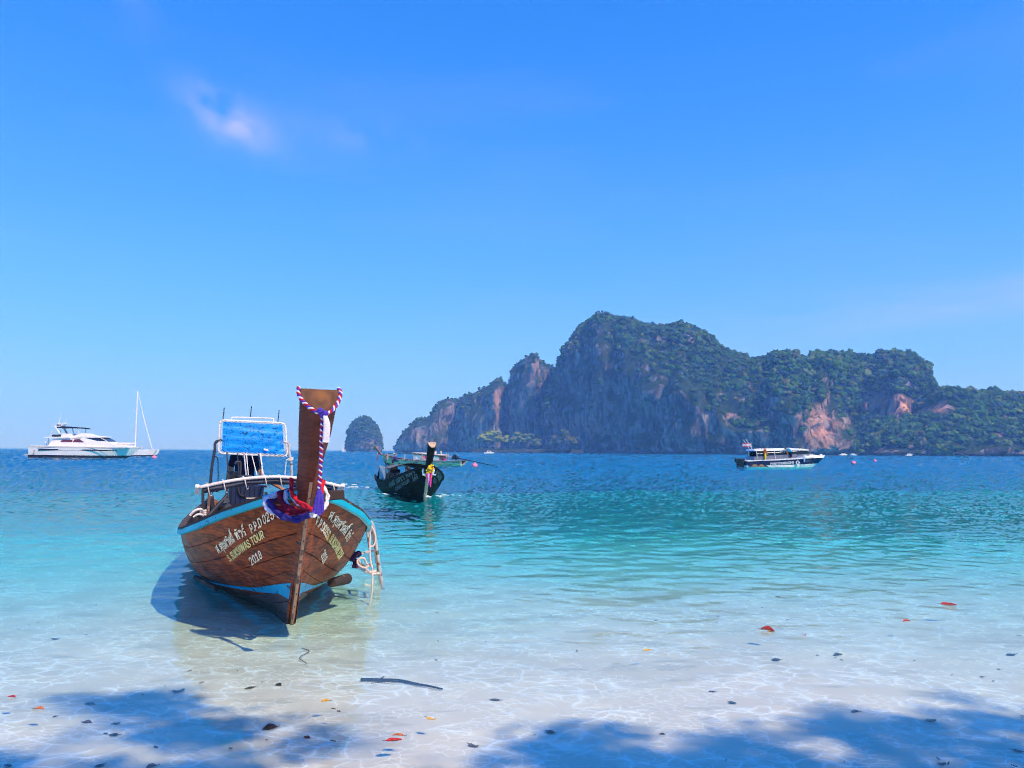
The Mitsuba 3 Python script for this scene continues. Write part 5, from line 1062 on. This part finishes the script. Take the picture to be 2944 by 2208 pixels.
for i, (x, y, a, L, lab) in enumerate(((-22, 620, .1, 8.5, 'small white motor boat at the foot of the left trees on the island'), (318, 752, .15, 9.0, 'small white motor boat just right of the speedboat under the pink cliff'), (338, 760, 3.2, 7.0, 'small white motor boat near the rocks, middle of three'), (366, 720, .1, 7.5, 'small white motor boat near the rocks, rightmost of three'))):
    sh = Ship(x, y, a); mbt = Thing('motor_boat', lab, 'boat', 'small boats along the island shore', frame=sh); hs, dk = vhull(L, 2.4, ((0, .7), (1, 1.2)), -.3, ((0, 1.0, 0),), 1.4); mbt.part('hull', cat(hs[0], dk), 'gel_white'); mbt.part('cabin', extrude_side([(L * .25, .7), (L * .28, 2.1), (L * .6, 2.1), (L * .72, 1.0)], 1.6, .15), 'gel_white', 20); mbt.part('window', side_plate([(L * .3, 1.35), (L * .3, 1.9), (L * .57, 1.9), (L * .63, 1.35)], .80, .03), 'tint_glass', False)
for i, (x, y, r, lab) in enumerate(((-64.3, 139.6, .42, 'pink buoy floating at the bow of the catamaran'), (53.3, 121, .36, 'pink buoy right of the speedboat, nearer of the two'), (74.2, 158.5, .36, 'pink buoy right of the speedboat, farther of the two'), (-3.85, 81.3, .30, 'pink buoy floating under the long shaft of the moored longtail'))):
    bu = Thing('buoy', lab, 'buoy', 'pink mooring buoys', frame=lambda p, x=x, y=y: p + np.array([x, y, 0])); bu.part('float', ball([0, 0, r * .35], r, 2, (1, 1, .9)), 'buoy_pink', True); bu.part('ring', trimesh.creation.torus(r * .2, r * .05, 14, 6).apply_transform(trimesh.transformations.rotation_matrix(np.pi / 2, [1, 0, 0])).apply_translation([0, 0, r * 1.35]), 'gel_white', True)

# ------------------------------------------------------------------ fallen leaves in the shallows
for nm, c in dict(red=(.42, .035, .03), orange=(.55, .16, .06), brown=(.13, .055, .035), yellow=(.68, .36, .03), olive=(.22, .17, .04), grey=(.12, .09, .085), black=(.022, .02, .02), dark=(.05, .045, .045), blue=(.07, .085, .10)).items():
    scene['leaf_' + nm] = {'type': 'twosided', 'bsdf': {'type': 'principled', 'roughness': .45, 'specular': .4, 'base_color': mikit.proc(lambda p, n, uv, c=c: mi.Color3f(*c) * (.55 + .9 * fbm(p.x * 60, p.y * 60, p.z * 60, 3)))}}
rg = np.random.default_rng(77)


def leaf_mesh(L, wd, curl, sag, rot):
    u = np.linspace(0, 1, 11); w = wd * L * np.sin(np.pi * u ** .85) ** .8 + .002; t = np.linspace(-1, 1, 7); x = (u[:, None] - .5) * L + 0 * t; y = w[:, None] * t * .5; z = curl * np.abs(y) * 1.3 + sag * L * ((u[:, None] - .5) ** 2 * 2 + .12 * np.sin(9 * u[:, None]) * t)
    P = np.stack([x, y, z - z.min()], -1); up_, lo = grid_mesh(P), grid_mesh(P - [0, 0, .0015]); lo.invert()
    st = tube([[-.5 * L, 0, P[0, 3, 2]], [-.62 * L, .01 * L, P[0, 3, 2] + .03 * L], [-.72 * L, .03 * L, P[0, 3, 2] + .02 * L]], [.0022, .0015], 5)
    R2 = np.array([[math.cos(rot), -math.sin(rot), 0], [math.sin(rot), math.cos(rot), 0], [0, 0, 1]]); out = []
    for m in (cat(up_, lo), st): m.vertices = m.vertices @ R2.T; out.append(m)
    return out


LEAVES = [(-3.22, 5.14, 'red', 1.0, 'dark red leaf nearest the left edge of the picture'), (-2.9, 4.91, 'orange', 1.2, 'pale orange leaf in the sunlit patch at lower left'), (-2.52, 4.76, 'brown', 1.3, 'brown leaf in the sunlit patch at lower left, right of the orange one'), (-1.18, 5.09, 'yellow', 1.0, 'yellow leaf straight below the longtail bow, larger of the yellow pair'),
          (-1.1, 4.95, 'olive', .7, 'small olive yellow leaf just under the yellow one below the bow'), (-1.07, 4.98, 'grey', .6, 'tiny grey leaf beside the small olive one below the bow'), (-.47, 4.77, 'yellow', 1.1, 'thin yellow leaf right of the yellow pair, near the bottom centre'), (-.64, 4.42, 'red', 1.5, 'bright red leaf at the bottom centre on sunlit sand'), (-.63, 4.5, 'orange', 1.2, 'faded orange leaf touching the red one at the bottom centre'),
          (-1.15, 4.53, 'brown', 1.0, 'curled brown leaf left of the red leaf at the bottom centre'), (-1.4, 4.66, 'black', 1.8, 'long black leaf left of the curled brown one'), (-.2, 4.41, 'grey', 1.4, 'grey leaf at the edge of the right shade, right of the red leaf'), (-2.1, 4.11, 'dark', 1.1, 'upright dark leaf at the bottom edge, left part'), (-2.23, 5.35, 'blue', 1.8, 'large sunken dark leaf inside the left shade patch'),
          (-2.56, 4.1, 'blue', .9, 'sunken leaf in the bottom left corner'), (-1.83, 4.1, 'brown', 1.4, 'flat brown leaf at the bottom edge, right of the upright dark one'), (-2.25, 4.54, 'dark', 1.2, 'dark leaf at the lower rim of the sunlit patch at left'), (-2.33, 4.73, 'blue', .9, 'small sunken leaf right of the brown leaf at lower left'), (-2.69, 5.1, 'blue', 1.6, 'sunken bluish leaf at the left rim of the left shade patch'),
          (-1.61, 5.52, 'dark', 1.2, 'dark leaf at the right tip of the left shade patch'), (-1.78, 5.44, 'dark', 1.6, 'sunken dark leaf left of the one at the shade tip'), (-.1, 5.21, 'grey', 1.6, 'sunken grey leaf right of the sunken branch'), (-3.91, 6.81, 'dark', 1.4, 'sunken dark leaf left of the boat on sunlit sand'), (-2.31, 4.57, 'dark', .7, 'small dark leaf beside the one at the rim of the lower left sunlit patch'),
          (-1.93, 4.37, 'blue', .8, 'small sunken leaf between the bottom left leaves and the black leaf'), (-2.77, 4.86, 'brown', .6, 'tiny brown leaf beside the pale orange one'), (4.64, 8.35, 'red', 2.6, 'largest red leaf, floating farthest right'), (3.8, 7.57, 'red', 1.6, 'red leaf with raised tip floating below the largest one'), (2.32, 7.14, 'red', 2.2, 'curled dark red leaf with a yellow underside floating right of centre'),
          (2.59, 6.96, 'red', .7, 'tiny red leaf just right of the curled dark red one'), (1.11, 6.41, 'yellow', 1.2, 'small yellow leaf floating right of the image centre'), (2.98, 8.78, 'dark', 1.0, 'thin dark leaf, farthest out on the right half'), (1.42, 7.72, 'dark', .8, 'small dark leaf left of the curled dark red one'), (2.09, 6.24, 'blue', 1.6, 'sunken dark leaf below the curled dark red one'), (2.66, 6.43, 'blue', 2.0, 'long sunken leaf right of the sunken dark one'),
          (4.06, 6.43, 'dark', 2.0, 'dark ragged leaf near the right edge on sunlit sand'), (1.44, 5.16, 'blue', 1.1, 'small sunken leaf at the shade edge, right half'), (2.17, 5.01, 'dark', 1.3, 'dark leaf just inside the right shade, above the bright spots'), (2.56, 4.85, 'blue', 1.4, 'sunken bluish leaf in the right shade'), (.23, 4.62, 'brown', 1.5, 'dark reddish leaf in the shade right of the bottom centre'), (1.37, 5.41, 'brown', 1.0, 'thin brown leaf on sunlit sand above the right shade'),
          (3.45, 5.81, 'brown', .7, 'small brown leaf at the right, upper of two near the shade edge'), (3.47, 5.71, 'brown', .5, 'tiny brown leaf at the right, lower of two near the shade edge'), (2.26, 4.19, 'dark', .9, 'dark leaf at the bottom edge, right part'), (2.78, 4.38, 'blue', 1.2, 'sunken bluish leaf in the bottom right corner'), (.88, 4.61, 'dark', .6, 'tiny dark leaf in the left bright spot of the right shade'),
          (3.69, 6.0, 'brown', .6, 'tiny brown leaf below the ragged dark one at the right'), (2.48, 6.41, 'dark', .5, 'tiny dark leaf beside the long sunken leaf')]
for x, y, c, s, lab in LEAVES:
    L = (.060 if c in ('red', 'orange', 'yellow') else .050) * s; floats = c in ('red', 'yellow', 'orange', 'olive') or lab.startswith('thin dark'); z = .004 if floats else -float(sea_depth(np.array([x]), np.array([y]))[0]) + .02
    if not floats:
        x, y = x * (1 - z / 1.6), y * (1 - z / 1.6); z = -float(sea_depth(np.array([x]), np.array([y]))[0]) + .003
    t = Thing('fallen_leaf', lab, 'leaf', 'fallen leaves in the shallows', frame=lambda p, x=x, y=y, z=z: p + np.array([x, y, z]))
    bl, st = leaf_mesh(L, rg.uniform(.38, .6), rg.uniform(.1, .5) * (1.6 if 'curl' in lab else 1), rg.uniform(-.1, .35), rg.uniform(-.7, .7) + (1.4 if 'upright' in lab else 0) + (math.pi if rg.random() < .5 else 0))
    t.part('blade', bl, 'leaf_' + c, True); t.part('stalk', st, 'leaf_brown', True)
    if 'underside' in lab: m = leaf_mesh(L * .5, .5, .3, .2, .2)[0]; m.vertices += [.02, -.03, -.006]; t.part('folded_tip', m, 'leaf_yellow', True, label='yellow underside of the folded leaf tip')
bd = lambda x, y: [x * 1.08, y * 1.08, -float(sea_depth(np.array([x * 1.08]), np.array([y * 1.08]))[0]) + .015]   # noqa
t = Thing('sunken_branch', 'thin dark forked branch lying on the sand right of the boat', 'branch'); t.part('stem', tube([bd(-1.04, 5.53), bd(-.91, 5.52), bd(-.77, 5.5), bd(-.64, 5.41), bd(-.55, 5.36), bd(-.45, 5.29)], [.012, .010, .006], 6, 4), 'leaf_dark', True); t.part('twig', tube([bd(-.91, 5.52), bd(-.89, 5.62)], [.006, .003], 5), 'leaf_dark', True); t.part('twig', tube([bd(-.77, 5.5), bd(-.95, 5.43)], [.006, .003], 5), 'leaf_dark', True)
t = Thing('sunken_twig', 'thin crooked twig on the sand below the stem of the longtail boat', 'twig'); t.only(tube([bd(-1.71, 6.5), bd(-1.62, 6.38), bd(-1.64, 6.17), bd(-1.53, 5.98)], [.004, .004, .003], 5, 4), 'leaf_grey', True)
rg = np.random.default_rng(12); deb = []
for k in range(70):
    y = rg.uniform(4.0, 9.5); x = rg.uniform(-1, 1) * y * .72; L = rg.uniform(.006, .022); m = box([-L, -L * .25, 0], [L, L * .25, .004], .001); a = rg.uniform(0, 6); m.vertices = m.vertices @ np.array([[math.cos(a), math.sin(a), 0], [-math.sin(a), math.cos(a), 0], [0, 0, 1]]) + [x, y, -float(sea_depth(np.array([x]), np.array([y]))[0]) + .008]; deb.append(m)
scene['leaf_litter'] = mikit.ply(cat(deb), 'leaf_dark'); labels['leaf_litter'] = {'label': 'tiny dark bits of leaf and bark scattered over the sand', 'category': 'litter', 'kind': 'stuff'}

# ------------------------------------------------------------------ beach trees behind the viewer; their boughs shade the shallows
S1 = [(-3.3, 5.77), (-2.47, 5.79), (-1.94, 5.31), (-1.13, 4.87), (-1.2, 4.59), (-2.21, 4.77), (-2.39, 5.02), (-2.83, 5.34), (-3.16, 5.49)]
S2 = [(-3.53, 4.51), (-2.84, 4.46), (-2.09, 4.4), (-1.7, 4.51), (-.84, 4.16), (-.37, 4.2), (-.26, 4.5), (.01, 4.89), (.6, 5.03), (1.22, 4.91), (1.62, 5.05), (2.47, 5.29), (3.55, 5.49), (4.67, 5.71), (5.6, 5.6), (6.5, 3.0), (4, 1.2), (-2.45, 2.2), (-5, 3)]
HOLES = [[(.61, 4.81), (.8, 4.86), (.94, 4.64), (.87, 4.57), (.66, 4.64)], [(1.46, 4.75), (1.78, 4.88), (2.08, 4.92), (2.01, 4.68), (1.81, 4.5), (1.62, 4.53)], [(.01, 4.93), (.15, 4.91), (.22, 4.79), (.05, 4.75)], [(.91, 4.16), (1.1, 4.19), (1.19, 4.09), (.94, 4.04)]]
boughs = unary_union([Polygon(S1).buffer(-.06), Polygon(S2).buffer(-.06)]).difference(unary_union([Polygon(h).buffer(.05) for h in HOLES]))
scene['tree_leaf'] = {'type': 'principledthin', 'base_color': rgb(.10, .17, .04), 'roughness': .5, 'diff_trans': .7}
rg = np.random.default_rng(21); cl = []
b0 = boughs.bounds
while len(cl) < 1200:
    x, y = rg.uniform(b0[0], b0[2]), rg.uniform(b0[1], b0[3])
    if boughs.contains(Point(x, y)): cl.append(np.array([x, y, -.2]) + SUN / SUN[2] * rg.uniform(8.5, 13.0))
cl = np.array(cl); V, F, at = [], [], 0
for c in np.vstack([cl, cl[rg.choice(len(cl), 160)] + rg.normal(0, 1.1, (160, 3)) + SUN * 3.4 + np.array([1.4, -1.6, .5])]):
    for k in range(24):
        p = c + rg.normal(0, .11, 3) * [1, 1, .8]; d = unit(rg.normal(0, 1, 3) * [1, 1, .35]); s = np.cross(d, unit(rg.normal(0, 1, 3) * .5 + SUN)); s = unit(s); L, w_ = rg.uniform(.09, .15), rg.uniform(.03, .05); m_ = np.cross(d, s) * .012
        V.append(np.array([p - d * L * .5, p + s * w_ - m_, p + d * L * .5, p - s * w_ - m_])); F.append(np.array([[0, 1, 2], [0, 2, 3]]) + at); at += 4
bt = Thing('beach_tree', 'broad leafed beach tree behind the viewer, its boughs reaching over the shallows', 'tree')
bt.part('foliage', trimesh.Trimesh(np.vstack(V), np.vstack(F), process=False), 'tree_leaf', False, kind='stuff')
root = np.array([10.5, -5.5, .4]); fork = root + [-.4, .3, 4.6]; bt.part('trunk', tube([root - [0, 0, .8], root + [.1, 0, .8], root + [-.2, .1, 2.0], fork], [.42, .32, .27, .24], 14, 4), 'bark', 30)
for k in range(11):
    c = cl[rg.integers(0, len(cl))]; mid = fork * .45 + c * .55 + [0, 0, .55]; bt.part('limb', tube([fork - [0, 0, .15], fork * .75 + c * .25 + [0, 0, .6], mid, c], [.13, .09, .05, .012], 8, 5), 'bark', 30)
P_ = np.vstack(V) - EYE; dz = P_ @ FW; seen = (dz > 0) & (np.abs(P_ @ R / np.maximum(dz, 1e-6)) < .68) & (np.abs(P_ @ UP / np.maximum(dz, 1e-6)) < .52)
print('leaves of the beach tree inside the frame:', int(seen.sum()))
